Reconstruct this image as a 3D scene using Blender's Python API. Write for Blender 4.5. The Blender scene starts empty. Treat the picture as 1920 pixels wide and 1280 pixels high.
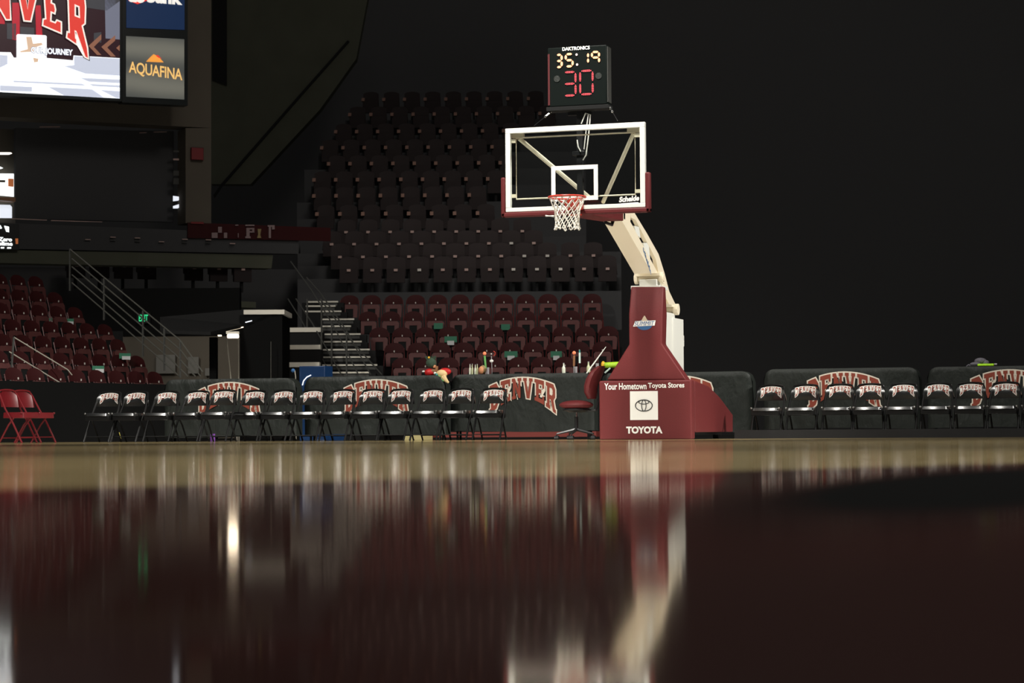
import bpy, math, random
from mathutils import Vector, Matrix, noise
from mathutils.geometry import tessellate_polygon
random.seed(7)
C = bpy.context.scene.collection
PI = math.pi
# ------------------------------------------------------------------ camera
TH = math.radians(18.0)          # the baseline of the court runs along X; the camera looks 18 degrees left of +Y
F = 4290.0
CAMZ = 0.095
pitch = math.atan(172.5 / F)
R3 = Matrix.Rotation(TH, 3, 'Z') @ Matrix.Rotation(PI/2 + pitch, 3, 'X') @ Matrix.Rotation(-0.0061, 3, 'Z')
cam = bpy.data.cameras.new('camera'); camo = bpy.data.objects.new('camera', cam); C.objects.link(camo)
camo.matrix_world = Matrix.Translation((0, 0, CAMZ)) @ R3.to_4x4()
cam.sensor_width = 36.0; cam.lens = F / 1920 * 36; cam.clip_start = 0.02; cam.clip_end = 400
cam.dof.use_dof = True; cam.dof.focus_distance = 30.0; cam.dof.aperture_fstop = 4.0
bpy.context.scene.camera = camo
# ------------------------------------------------------------------ world, exposure
w = bpy.data.worlds.new('world'); bpy.context.scene.world = w; w.use_nodes = True
w.node_tree.nodes['Background'].inputs[0].default_value = (1.0, 0.99, 0.97, 1)
w.node_tree.nodes['Background'].inputs[1].default_value = 0.033
vs = bpy.context.scene.view_settings
vs.view_transform = 'Standard'; vs.look = 'None'; vs.exposure = 0.0; vs.gamma = 1.0; vs.use_curve_mapping = False
# ------------------------------------------------------------------ arena lights, some added to brighten single areas
def spot(name, loc, target, energy, angle, blend=0.6, radius=0.5, col=(1, 0.97, 0.90)):
    l = bpy.data.lights.new(name, 'SPOT'); l.energy = energy; l.spot_size = math.radians(angle); l.spot_blend = blend
    l.shadow_soft_size = radius; l.color = col
    o = bpy.data.objects.new(name, l); C.objects.link(o); o.location = loc
    o.rotation_euler = (Vector(target) - Vector(loc)).to_track_quat('-Z', 'Y').to_euler()
    return o
spot('court_spot', (-19.5, 18, 13.3), (-16.0, 31.5, 0.3), 8500, 62, radius=1.2)
spot('court_spot', (-9, 16, 15), (-9.6, 30.5, 1.2), 3600, 50, radius=1.3)
spot('court_spot', (-8.4, 21.5, 14), (-8.25, 27.8, 3.35), 11000, 22)  # unseen spot added to brighten the backboard
spot('court_spot', (2, 19, 15), (-1.5, 31.0, 0.0), 4500, 50)
spot('court_spot', (8, 30.5, 12), (-8.0, 31.5, 2.6), 15000, 30)  # unseen spot added from the right to brighten the post and arm sides
spot('court_spot', (-5, 20, 15), (-4.5, 17, 0), 9000, 75, .9)  # unseen spot added to brighten the boards at mid court
spot('court_spot', (-2, 6, 14), (-1.2, 5.5, 0), 9500, 62, .9)  # unseen spot added to brighten the near floor
fwd = Vector((-math.sin(TH), math.cos(TH), 0)); rgt = Vector((math.cos(TH), math.sin(TH), 0))
def CF(a, b, z=0.0): return rgt*a + fwd*b + Vector((0, 0, z))
def area(name, loc, target, energy, size, col=(1, .95, .88), spread=180):
    l = bpy.data.lights.new(name, 'AREA'); l.energy = energy; l.size = size; l.color = col; l.spread = math.radians(spread)
    o = bpy.data.objects.new(name, l); C.objects.link(o); o.location = loc
    o.rotation_euler = (Vector(target) - Vector(loc)).to_track_quat('-Z', 'Y').to_euler()
area('stand_fill', CF(-2, 30, 17), CF(-1, 50, 2), 170, 4.0)
area('stand_fill', CF(0, 46, 15), CF(0.5, 54, 4), 95, 3.0, spread=75)  # unseen fill, added to brighten the plates on the upper seats
area('stand_fill', CF(2, 31, 16), CF(-8, 43, 1), 430, 3.0, (1, .93, .86))

# ------------------------------------------------------------------ pixel rays -> points in the place
def ray(px, py): return (R3 @ Vector(((px-960)/F, -(py-640)/F, -1)))
O = Vector((0, 0, CAMZ))
def PB(px, py, b):
    r = ray(px, py); return O + r*(b / r.dot(fwd))
def PY(px, py, Y):
    r = ray(px, py); return O + r*(Y / r.y)
def PX(px, py, X):
    r = ray(px, py); return O + r*(X / r.x)
def PPL(px, py, p0, d):      # vertical plane through p0 along d
    n = Vector((d.y, -d.x, 0)); r = ray(px, py); return O + r*((p0-O).dot(n) / r.dot(n))
# ------------------------------------------------------------------ materials
M = {}
def lin(c): return tuple(((x/255)/12.92 if x/255 <= .04045 else (((x/255)+.055)/1.055)**2.4) for x in c)
def mat(name, col, rough=0.5, metal=0.0, spec=0.5, bump=0.0, bscale=20, emit=0.0, coat=0.0, var=0.0, stretch=None, transm=0):
    m = bpy.data.materials.new(name); m.use_nodes = True; nt = m.node_tree; b = nt.nodes['Principled BSDF']
    b.inputs['Base Color'].default_value = (*col, 1); b.inputs['Roughness'].default_value = rough
    b.inputs['Metallic'].default_value = metal; b.inputs['Specular IOR Level'].default_value = spec
    if coat: b.inputs['Coat Weight'].default_value = coat; b.inputs['Coat Roughness'].default_value = .15
    if transm: b.inputs['Transmission Weight'].default_value = transm
    if emit:
        b.inputs['Emission Color'].default_value = (*col, 1); b.inputs['Emission Strength'].default_value = emit
    if bump or var:
        tc = nt.nodes.new('ShaderNodeTexCoord'); n = nt.nodes.new('ShaderNodeTexNoise')
        n.inputs['Scale'].default_value = bscale; n.inputs['Detail'].default_value = 5
        src = tc.outputs['Object']
        if stretch:
            mp = nt.nodes.new('ShaderNodeMapping'); mp.inputs['Scale'].default_value = stretch
            nt.links.new(src, mp.inputs[0]); src = mp.outputs[0]
        nt.links.new(src, n.inputs['Vector'])
        if bump:
            bp = nt.nodes.new('ShaderNodeBump'); bp.inputs['Strength'].default_value = bump; bp.inputs['Distance'].default_value = .02
            nt.links.new(n.outputs['Fac'], bp.inputs['Height']); nt.links.new(bp.outputs[0], b.inputs['Normal'])
        if var:
            mx = nt.nodes.new('ShaderNodeMix'); mx.data_type = 'RGBA'
            mx.inputs[6].default_value = (*[c*(1-var) for c in col], 1); mx.inputs[7].default_value = (*[min(1, c*(1+var)) for c in col], 1)
            nt.links.new(n.outputs['Fac'], mx.inputs[0]); nt.links.new(mx.outputs[2], b.inputs['Base Color'])
    M[name] = m; return m
mat('maroon_vinyl', (.122, .020, .021), .5, spec=.22, bump=.12, bscale=60, var=.10)
mat('maroon_dark_vinyl', (.10, .018, .02), .42)
mat('white_paint', (.80, .80, .74), .35)
mat('cream_paint', (.82, .73, .56), .4)
mat('white_print', (.85, .83, .78), .6)
mat('cream_print', (.82, .74, .62), .6)
mat('red_print', (.27, .045, .022), .6)
mat('black_print', (.02, .02, .02), .6)
mat('blue_print', (.03, .12, .30), .6)
mat('tan_print', (.62, .50, .36), .6)
mat('black_plastic', (.012, .012, .013), .32)
mat('black_vinyl', (.010, .0105, .0105), .27, spec=.8, coat=.8)
mat('black_steel', (.008, .008, .008), .3, spec=.3)
mat('hinge_steel', (.3, .3, .29), .2, metal=.8)
mat('dull_black', (.018, .018, .018), .8, spec=.1)
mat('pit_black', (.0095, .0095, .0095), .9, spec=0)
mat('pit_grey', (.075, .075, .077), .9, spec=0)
mat('rim_orange', (.62, .05, .03), .35)
mat('net_white', (.85, .80, .70), .8)
mat('red_steel', (.17, .010, .014), .3, coat=.3)
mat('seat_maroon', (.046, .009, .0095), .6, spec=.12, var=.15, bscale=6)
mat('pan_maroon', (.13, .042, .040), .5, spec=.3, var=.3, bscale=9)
mat('seat_steel', (.11, .02, .02), .4, spec=.3)
mat('upper_maroon', (.038, .030, .030), .7, spec=.1)
mat('upper_arm', (.30, .17, .13), .5)
mat('upper_arm_pale', (.45, .34, .26), .5)
mat('plate_silver', (.75, .70, .64), .35, metal=.0)
mat('plate_dull', (.55, .38, .34), .6)
mat('green_paper', (.05, .22, .13), .7)
mat('white_paper', (.75, .75, .75), .7)
mat('concrete', (.105, .108, .080), .95, spec=0.1, var=.18, bscale=1.2, bump=.2)
mat('concrete_tan', (.12, .105, .085), .95, spec=.1, var=.15, bscale=1.0)
mat('concrete_brown', (.125, .108, .087), .95, spec=.1, var=.15, bscale=1.0)
mat('pale_concrete', (.80, .76, .66), .9, var=.1, bscale=3)
mat('rail_steel', (.13, .128, .11), .4, metal=.3)
mat('rail_bright', (.75, .70, .58), .25, metal=.5)
mat('rail_dark', (.05, .05, .045), .5)
mat('blue_panel', (.005, .030, .10), .35)
mat('yellow', (.85, .45, .03), .5); mat('lime', (.45, .75, .03), .5, var=.3, bscale=60); mat('neon', (.50, 1.0, .02), .5)
mat('bright_red', (.55, .012, .012), .5); mat('cream_face', (.80, .58, .28), .6); mat('dark_green', (.04, .075, .045), .8, bump=1, bscale=60)
mat('teal', (.05, .35, .33), .5); mat('bottle_glass', (.55, .58, .36), .12, spec=.8); mat('bottle_white', (.78, .80, .66), .2)
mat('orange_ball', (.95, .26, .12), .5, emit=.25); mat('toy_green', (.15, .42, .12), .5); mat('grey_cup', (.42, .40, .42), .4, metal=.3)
mat('toy_brown', (.30, .14, .06), .5, var=.4, bscale=80); mat('pale_tube', (.70, .85, .78), .4); mat('peach', (.65, .28, .13), .7, var=.4, bscale=40)
mat('banner_pale', (.30, .21, .21), .8)
mat('notice_grey', (.17, .165, .15), .8)
mat('tan_cloth', (.30, .22, .10), .8); mat('grey_cloth', (.17, .16, .19), .9, bump=1, bscale=40)
mat('chrome', (.8, .8, .78), .18, metal=1.0); mat('red_box', (.20, .01, .012), .5); mat('red_board', (.17, .02, .014), .6)
mat('gold_board', (.42, .36, .16), .6); mat('purple', (.25, .08, .45), .5); mat('yellow_tape', (.6, .5, .03), .5)
mat('led_amber', (1.0, .44, .22), emit=1.1); mat('led_red', (.85, .08, .10), emit=1.0); mat('led_white', (1, .70, .60), emit=1.2)
mat('clock_face', (.004, .007, .006), .5, spec=.12); mat('speaker_grille', (.05, .055, .05), .8, bump=1, bscale=200)
mat('lamp_white', (1, .90, .80), emit=1.7); mat('lamp_warm', (1, .82, .60), emit=2.0); mat('lit_white', (.93, 1, 1), emit=1.6)
mat('lit_pale', (.80, .84, .93), emit=.95); mat('exit_green', (.02, .60, .22), emit=.9); mat('lit_orange', (.55, .16, .05), emit=.5)
mat('scr_dark', (.022, .006, .010), .3, emit=.9); mat('scr_red', (.50, .012, .03), .3, emit=.8); mat('scr_grey', (.045, .045, .052), .3, emit=.9)
mat('scr_blue', (.17, .18, .24), .3, emit=.8); mat('scr_white', (.93, .97, 1.0), .3, emit=1.15); mat('scr_pale', (.60, .64, .76), .3, emit=.85)
mat('scr_letter', (.78, .050, .035), .3, emit=.8); mat('scr_cream', (.95, .88, .80), .3, emit=.85); mat('scr_chev', (.30, .13, .08), .3, emit=.7)
mat('scr_edge', (.004, .008, .008), .3); mat('sign_navy', (.004, .024, .085), .4, emit=.55); mat('scr_tan', (.75, .52, .36), .3, emit=.8)
mat('sign_amber', (.95, .56, .18), .4, emit=.85); mat('sign_sun', (.98, .38, .06), .4, emit=.8); mat('sign_white', (.95, .92, .85), .4, emit=.8)
mat('curtain', (.135, .135, .138), .95, spec=0, bump=.3, bscale=1.5, stretch=(2, 2, .05))
# backlit grey sign: soft horizontal bands of its print
m = mat('sign_grey', (.11, .115, .10), .4); nt = m.node_tree; b = nt.nodes['Principled BSDF']
tc = nt.nodes.new('ShaderNodeTexCoord'); wv = nt.nodes.new('ShaderNodeTexWave'); wv.bands_direction = 'Z'
wv.inputs['Scale'].default_value = .42; wv.inputs['Distortion'].default_value = 1.2; rp = nt.nodes.new('ShaderNodeValToRGB')
rp.color_ramp.elements[0].color = (.055, .060, .058, 1); rp.color_ramp.elements[1].color = (.17, .165, .135, 1)
nt.links.new(tc.outputs['Object'], wv.inputs[0]); nt.links.new(wv.outputs['Fac'], rp.inputs[0])
nt.links.new(rp.outputs[0], b.inputs['Emission Color']); b.inputs['Emission Strength'].default_value = .8
# glass of the backboard
m = bpy.data.materials.new('clear_glass'); m.use_nodes = True; nt = m.node_tree; nt.nodes.clear()
o_ = nt.nodes.new('ShaderNodeOutputMaterial'); t_ = nt.nodes.new('ShaderNodeBsdfTransparent'); g_ = nt.nodes.new('ShaderNodeBsdfGlossy'); mx = nt.nodes.new('ShaderNodeMixShader')
t_.inputs[0].default_value = (.93, .95, .94, 1); g_.inputs['Roughness'].default_value = .02; mx.inputs[0].default_value = .03
nt.links.new(t_.outputs[0], mx.inputs[1]); nt.links.new(g_.outputs[0], mx.inputs[2]); nt.links.new(mx.outputs[0], o_.inputs[0]); M['clear_glass'] = m
# wrinkled table cover
m = mat('cover_cloth', (.017, .0205, .0175), .5, spec=.3); nt = m.node_tree; b = nt.nodes['Principled BSDF']
tc = nt.nodes.new('ShaderNodeTexCoord'); n1 = nt.nodes.new('ShaderNodeTexNoise'); n1.inputs['Scale'].default_value = 3.2; n1.inputs['Detail'].default_value = 7
n1.inputs['Distortion'].default_value = .25; mp = nt.nodes.new('ShaderNodeMapping'); mp.inputs['Scale'].default_value = (1.3, 1, .75)
bp = nt.nodes.new('ShaderNodeBump'); bp.inputs['Strength'].default_value = .75; bp.inputs['Distance'].default_value = .06
nt.links.new(tc.outputs['Object'], mp.inputs[0]); nt.links.new(mp.outputs[0], n1.inputs['Vector']); nt.links.new(n1.outputs['Fac'], bp.inputs['Height']); nt.links.new(bp.outputs[0], b.inputs['Normal'])
# court floor: tan boards, a maroon painted end and a black patch under one clear lacquer
def floor_mat():
    m = bpy.data.materials.new('court_floor'); m.use_nodes = True; nt = m.node_tree; N = nt.nodes; L = nt.links; N.clear()
    out = N.new('ShaderNodeOutputMaterial'); tc = N.new('ShaderNodeTexCoord')
    sx = N.new('ShaderNodeSeparateXYZ'); L.new(tc.outputs['Object'], sx.inputs[0])
    def math_(op, a, b_=None, clamp=False):
        n = N.new('ShaderNodeMath'); n.operation = op; n.use_clamp = clamp
        for i, v in enumerate((a, b_)):
            if v is None: continue
            if isinstance(v, (int, float)): n.inputs[i].default_value = v
            else: L.new(v, n.inputs[i])
        return n.outputs[0]
    def mix(f, a, b_):
        n = N.new('ShaderNodeMix'); n.data_type = 'RGBA'; L.new(f, n.inputs[0])
        for i, v in ((6, a), (7, b_)):
            if isinstance(v, tuple): n.inputs[i].default_value = (*v, 1)
            else: L.new(v, n.inputs[i])
        return n.outputs[2]
    # board tones: long boards along the court length
    mp = N.new('ShaderNodeMapping'); mp.inputs['Scale'].default_value = (9, .55, 1); L.new(tc.outputs['Object'], mp.inputs[0])
    vo = N.new('ShaderNodeTexNoise'); vo.inputs['Scale'].default_value = 1.0; vo.inputs['Detail'].default_value = 4; L.new(mp.outputs[0], vo.inputs['Vector'])
    tan = mix(vo.outputs['Fac'], (.27, .195, .085), (.66, .52, .26))
    maroon = (.031, .0105, .009)
    # straight painted edge of the near maroon end
    p1, p2 = PFLOOR(0, 914), PFLOOR(1500, 876)
    d = (p2-p1).normalized(); nx, ny = -d.y, d.x
    s_ = math_('ADD', math_('MULTIPLY', sx.outputs[0], nx), math_('MULTIPLY', sx.outputs[1], ny))
    near = math_('MULTIPLY', math_('SUBTRACT', (p1.x*nx+p1.y*ny), s_), 4.0, True)
    col = mix(near, tan, maroon)
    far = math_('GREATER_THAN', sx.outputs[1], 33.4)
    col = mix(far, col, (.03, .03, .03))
    # soft-edged black patch with less gloss to the right of the near end
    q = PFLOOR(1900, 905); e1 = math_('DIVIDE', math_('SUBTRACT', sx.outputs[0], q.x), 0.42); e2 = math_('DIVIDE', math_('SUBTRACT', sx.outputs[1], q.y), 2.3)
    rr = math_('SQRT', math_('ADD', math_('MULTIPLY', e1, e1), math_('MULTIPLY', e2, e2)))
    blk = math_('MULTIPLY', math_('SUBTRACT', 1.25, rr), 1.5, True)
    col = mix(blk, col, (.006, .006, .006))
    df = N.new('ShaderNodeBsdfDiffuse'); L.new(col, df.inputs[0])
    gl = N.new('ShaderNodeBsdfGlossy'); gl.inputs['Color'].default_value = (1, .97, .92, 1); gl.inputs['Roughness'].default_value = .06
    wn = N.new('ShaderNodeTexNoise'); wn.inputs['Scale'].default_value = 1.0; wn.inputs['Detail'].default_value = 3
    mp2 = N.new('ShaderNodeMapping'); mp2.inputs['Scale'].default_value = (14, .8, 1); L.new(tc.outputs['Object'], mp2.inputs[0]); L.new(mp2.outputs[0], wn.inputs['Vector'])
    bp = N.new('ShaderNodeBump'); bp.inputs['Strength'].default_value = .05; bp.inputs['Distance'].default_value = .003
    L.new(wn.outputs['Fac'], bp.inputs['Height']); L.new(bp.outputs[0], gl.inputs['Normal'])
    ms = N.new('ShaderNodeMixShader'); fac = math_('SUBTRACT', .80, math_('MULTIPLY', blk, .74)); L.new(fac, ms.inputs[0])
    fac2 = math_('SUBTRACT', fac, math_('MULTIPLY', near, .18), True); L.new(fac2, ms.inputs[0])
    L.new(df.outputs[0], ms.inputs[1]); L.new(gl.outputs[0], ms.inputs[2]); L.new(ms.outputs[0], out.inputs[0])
    M['court_floor'] = m
def PFLOOR(px, py):
    r = ray(px, py); return O + r*(-CAMZ / r.z)
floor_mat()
# ------------------------------------------------------------------ mesh helpers
class MB:
    def __init__(s): s.v = []; s.f = []
    def add(s, vs_, fs):
        n = len(s.v); s.v += [tuple(v) for v in vs_]; s.f += [tuple(i+n for i in f) for f in fs]; return s
    def box(s, x0, x1, y0, y1, z0, z1, rot=None, org=None):
        vs_ = [Vector((x, y, z)) for z in (z0, z1) for y in (y0, y1) for x in (x0, x1)]
        if rot is not None: vs_ = [(org or Vector()) + Matrix.Rotation(rot, 3, 'Z') @ v for v in vs_]
        return s.add(vs_, [(0, 2, 3, 1), (4, 5, 7, 6), (0, 1, 5, 4), (2, 6, 7, 3), (0, 4, 6, 2), (1, 3, 7, 5)])
    def cbox(s, a0, a1, b0, b1, z0, z1):      # box square to the line of the stand rows
        return s.box(a0, a1, b0, b1, z0, z1, rot=TH)
    def tube(s, pts, r, n=6, closed=False):
        pts = [Vector(p) for p in pts]; m_ = len(pts); base = len(s.v)
        rr = r if isinstance(r, (list, tuple)) else [r]*m_
        up0 = None
        for i, p in enumerate(pts):
            a = pts[(i-1) % m_] if (closed or i > 0) else p; c_ = pts[(i+1) % m_] if (closed or i < m_-1) else p
            t = (c_-a).normalized() if (c_-a).length > 1e-9 else Vector((0, 0, 1))
            if up0 is None: up0 = Vector((0, 0, 1)) if abs(t.z) < .9 else Vector((0, 1, 0))
            e1 = t.cross(up0); e1 = e1.normalized() if e1.length > 1e-6 else t.orthogonal().normalized()
            e2 = e1.cross(t); up0 = e2
            for k in range(n):
                an = 2*PI*k/n; s.v.append(tuple(p + e1*math.cos(an)*rr[i] + e2*math.sin(an)*rr[i]))
        for i in range(m_ if closed else m_-1):
            j = (i+1) % m_
            for k in range(n):
                k2 = (k+1) % n; s.f.append((base+i*n+k, base+i*n+k2, base+j*n+k2, base+j*n+k))
        if not closed:
            s.f.append(tuple(base+k for k in range(n))[::-1]); s.f.append(tuple(base+(m_-1)*n+k for k in range(n)))
        return s
    def prism(s, poly, vec):                   # poly: list of 3D points, pushed along vec
        poly = [Vector(p) for p in poly]; n = len(poly); vec = Vector(vec)
        tr = tessellate_polygon([poly]); vs_ = poly + [p+vec for p in poly]
        fs = [tuple(t) for t in tr] + [tuple(i+n for i in t)[::-1] for t in tr]
        fs += [(i, (i+1) % n, (i+1) % n+n, i+n) for i in range(n)]
        return s.add(vs_, fs)
    def flat(s, loops, fn=lambda x, y: (x, 0, y)):
        loops3 = [[Vector((x, y, 0)) for x, y in lp] for lp in loops]
        tr = tessellate_polygon(loops3); vs_ = [fn(p.x, p.y) for lp in loops3 for p in lp]
        return s.add(vs_, [tuple(t) for t in tr])
    def lathe(s, prof, n=14, c=(0, 0, 0)):
        base = len(s.v); m_ = len(prof)
        for r, z in prof:
            for k in range(n): s.v.append((c[0]+r*math.cos(2*PI*k/n), c[1]+r*math.sin(2*PI*k/n), c[2]+z))
        for i in range(m_-1):
            for k in range(n):
                k2 = (k+1) % n; s.f.append((base+i*n+k, base+i*n+k2, base+(i+1)*n+k2, base+(i+1)*n+k))
        s.f.append(tuple(base+k for k in range(n))[::-1]); s.f.append(tuple(base+(m_-1)*n+k for k in range(n)))
        return s
    def ball(s, c, r, n=12, sc=(1, 1, 1)):
        k = max(5, n//2); base = len(s.v)
        pr = [(max(1e-4, math.sin(PI*i/k)), -math.cos(PI*i/k)) for i in range(k+1)]
        s.lathe([(a*r, z*r) for a, z in pr], n)
        for i in range(base, len(s.v)):
            v = s.v[i]; s.v[i] = (c[0]+v[0]*sc[0], c[1]+v[1]*sc[1], c[2]+v[2]*sc[2])
        return s
    def build(s, name, m, parent=None, bevel=0, smooth=False, sub=0, loc=None):
        me = bpy.data.meshes.new(name); me.from_pydata([tuple(v) for v in s.v], [], s.f); me.update()
        o = bpy.data.objects.new(name, me); C.objects.link(o)
        import bmesh
        bm = bmesh.new(); bm.from_mesh(me)
        if bm.faces: bmesh.ops.recalc_face_normals(bm, faces=bm.faces)
        bm.to_mesh(me); bm.free()
        me.materials.append(M[m])
        if loc is not None: o.location = loc
        if bevel:
            md = o.modifiers.new('bevel', 'BEVEL'); md.width = bevel; md.segments = 3; md.limit_method = 'ANGLE'; md.angle_limit = .6
            smooth = True
        if sub: md = o.modifiers.new('sub', 'SUBSURF'); md.levels = sub; md.render_levels = sub
        if smooth:
            for p in me.polygons: p.use_smooth = True
            if not sub:
                try: me.set_sharp_from_angle(angle=.7)
                except Exception: pass
        if parent is not None:
            o.parent = parent; o.matrix_parent_inverse = Matrix.Translation(-Vector(parent.location)) if parent.get('_w') else Matrix()
        return o
def tag(o, label=None, cat=None, group=None, kind=None):
    if label: o['label'] = label
    if cat: o['category'] = cat
    if group: o['group'] = group
    if kind: o['kind'] = kind
    return o
def empty(name, loc, rz=0, label=None, cat=None, group=None):
    o = bpy.data.objects.new(name, None); C.objects.link(o); o.location = loc; o.rotation_euler = (0, 0, rz); o.empty_display_size = .1
    tag(o, label, cat, group); return o
WROOTS = []
def wthing(name, loc, label, cat, group=None):      # a thing whose parts are given in world coordinates
    o = empty(name, loc, 0, label, cat, group); WROOTS.append(o); o['_w'] = 1; return o
def copy_tree(o, parent=None):
    c = o.copy(); C.objects.link(c)
    if parent is not None: c.parent = parent; c.matrix_parent_inverse = o.matrix_parent_inverse.copy()
    for ch in list(o.children): copy_tree(ch, c)
    return c
ORD = ['first', 'second', 'third', 'fourth', 'fifth', 'sixth', 'seventh', 'eighth', 'ninth', 'tenth', 'eleventh', 'twelfth', 'thirteenth', 'fourteenth', 'fifteenth', 'sixteenth']
def text_mb(body, w_, h_, bold=0.0, shear=0.0, fn=None, spacing=1.0):
    cu = bpy.data.curves.new('t', 'FONT'); cu.body = body; cu.size = 1; cu.offset = bold; cu.resolution_u = 3; cu.space_character = spacing
    ob = bpy.data.objects.new('t', cu); me = bpy.data.meshes.new_from_object(ob)
    xs = [v.co.x for v in me.vertices]; ys = [v.co.y for v in me.vertices]
    x0, x1, y0, y1 = min(xs), max(xs), min(ys), max(ys)
    out = MB(); vs_ = []
    for v in me.vertices:
        x = ((v.co.x-x0)/(x1-x0)-.5)*w_; y = ((v.co.y-y0)/(y1-y0)-.5)*h_; x += shear*y
        vs_.append(fn(x, y) if fn else (x, 0, y))
    out.add(vs_, [tuple(p.vertices) for p in me.polygons])
    bpy.data.objects.remove(ob); bpy.data.curves.remove(cu); bpy.data.meshes.remove(me); return out
# ------------------------------------------------------------------ arched block lettering
GL = {
 'D': ([(0, 0), (.72, 0), (1, .25), (1, .75), (.72, 1), (0, 1), (0, .83), (.13, .83), (.13, .17), (0, .17)], [(.42, .2), (.42, .8), (.58, .8), (.70, .68), (.70, .32), (.58, .2)]),
 'E': ([(0, 0), (1, 0), (1, .34), (.8, .34), (.8, .2), (.45, .2), (.45, .41), (.72, .41), (.72, .6), (.45, .6), (.45, .8), (.8, .8), (.8, .66), (1, .66), (1, 1), (0, 1), (0, .83), (.15, .83), (.15, .17), (0, .17)], None),
 'N': ([(0, 0), (.42, 0), (.42, .16), (.34, .16), (.34, .58), (.70, 0), (.9, 0), (.9, .84), (1, .84), (1, 1), (.58, 1), (.58, .84), (.67, .84), (.67, .44), (.34, 1), (0, 1), (0, .84), (.1, .84), (.1, .16), (0, .16)], None),
 'V': ([(.34, 0), (.66, 0), (.9, .84), (1, .84), (1, 1), (.6, 1), (.6, .84), (.65, .84), (.5, .32), (.35, .84), (.4, .84), (.4, 1), (0, 1), (0, .84), (.1, .84)], None),
 'R': ([(0, 0), (.46, 0), (.46, .16), (.40, .16), (.40, .38), (.5, .38), (.72, 0), (1.04, 0), (1.04, .14), (.95, .14), (.80, .42), (.98, .56), (.98, .84), (.8, 1), (0, 1), (0, .84), (.12, .84), (.12, .16), (0, .16)], [(.40, .56), (.40, .82), (.62, .82), (.69, .76), (.69, .62), (.62, .56)])}
def densify(lp, k):
    out = []
    for i in range(len(lp)):
        a, b_ = lp[i], lp[(i+1) % len(lp)]
        n = max(1, int(math.hypot(a[0]-b_[0], a[1]-b_[1])*k))
        for j in range(n): out.append((a[0]+(b_[0]-a[0])*j/n, a[1]+(b_[1]-a[1])*j/n))
    return out
def offs(lp, d):
    out = []; n = len(lp)
    for i in range(n):
        a, b_, c_ = Vector(lp[i-1]), Vector(lp[i]), Vector(lp[(i+1) % n])
        e1 = (b_-a).normalized(); e2 = (c_-b_).normalized(); n1 = Vector((e1.y, -e1.x)); n2 = Vector((e2.y, -e2.x))
        k = 1+n1.dot(n2); mm = (n1+n2)/max(k, .55); out.append(tuple(b_+mm*d))
    return out
def arch_word(word, half, top_c, top_e, bot_c, bot_e, fn, d=0.0, gap=.16, dens=4):
    """centre / end heights of the upper and lower arch; fn maps the plane onto the surface"""
    mb = MB(); tot = len(word)+gap*(len(word)-1); x = 0
    for ch in word:
        g = GL[ch]
        def wp(u, v):
            t = 2*(x+u)/tot-1; X = t*half; tp = top_c+(top_e-top_c)*t*t; bt = bot_c+(bot_e-bot_c)*abs(t)**1.8
            return (X, bt+(tp-bt)*v)
        loops = []
        for li, lp in enumerate(g):
            if lp is None: continue
            q = [wp(*p) for p in densify(lp, dens)]
            if li == 0: q = offs(q, d)
            else:
                q2 = q[::-1]
                ar = sum(q2[i-1][0]*q2[i][1]-q2[i][0]*q2[i-1][1] for i in range(len(q2)))
                q = offs(q2, d if ar < 0 else -d)
                w0 = max(p[0] for p in q)-min(p[0] for p in q)
                if d > 0 and (max(p[0] for p in q2)-min(p[0] for p in q2)) < 2.6*d: continue
            loops.append(q)
        mb.flat(loops, fn); x += 1+gap
    return mb
# ------------------------------------------------------------------ setting: floor and dark backdrop
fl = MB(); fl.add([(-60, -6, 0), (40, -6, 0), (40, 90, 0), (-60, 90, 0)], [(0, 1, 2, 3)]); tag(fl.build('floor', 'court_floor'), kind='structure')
bk = MB().cbox(-45, 45, 74, 74.4, 0, 30); tag(bk.build('wall_back', 'curtain'), kind='structure')

# ------------------------------------------------------------------ basketball hoop
YB = 27.83                       # plane of the glass
XR = PY(1297, 800, 31.3).x; XL = PY(1123.5, 800, 31.3).x; YF = 31.3
hp = wthing('basketball_hoop', ((XL+XR)/2, YF+1.1, 0), 'tall white portable basketball hoop with maroon padded base and clear glass backboard', 'basketball hoop')
XC = (XL+XR)/2 - 0.02
zt = PY(1210, 712.5, YF).z
base = MB().box(XL, XR, YF, YF+.20, 0, zt).build('base_pad', 'maroon_vinyl', hp, bevel=.025)
base['label'] = 'maroon front pad with white lettering and a square car emblem'
ft = YF-.006
# print on the base pad
def on_front(cx, cy, yy): 
    p = PY(cx, cy, yy); return lambda x, y: (p.x+x, yy, p.z+y)
def pxw(px0, px1, Y, py=700): return abs(PY(px1, py, Y).x-PY(px0, py, Y).x)
def pzh(py0, py1, px, Y): return abs(PY(px, py1, Y).z-PY(px, py0, Y).z)
text_mb('Your Hometown', pxw(1133, 1212, YF), pzh(717.5, 730, 1210, YF), bold=.022, fn=on_front(1172.5, 724, ft)).build('lettering', 'white_print', base)
text_mb('Toyota Stores', pxw(1215, 1283, YF), pzh(717, 729.5, 1210, YF), bold=.022, fn=on_front(1249, 723.3, ft)).build('lettering', 'white_print', base)
text_mb('TOYOTA', pxw(1174, 1242, YF), pzh(799, 812.5, 1210, YF), bold=.05, fn=on_front(1208, 805.8, ft)).build('lettering', 'white_print', base)
cq = PY(1207.5, 760, YF); hw = pxw(1181.5, 1233.5, YF)/2; hh = pzh(733.5, 787.5, 1210, YF)/2
MB().box(cq.x-hw, cq.x+hw, YF-.006, YF-.001, cq.z-hh, cq.z+hh).build('emblem_square', 'white_print', base)
em = MB()
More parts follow.
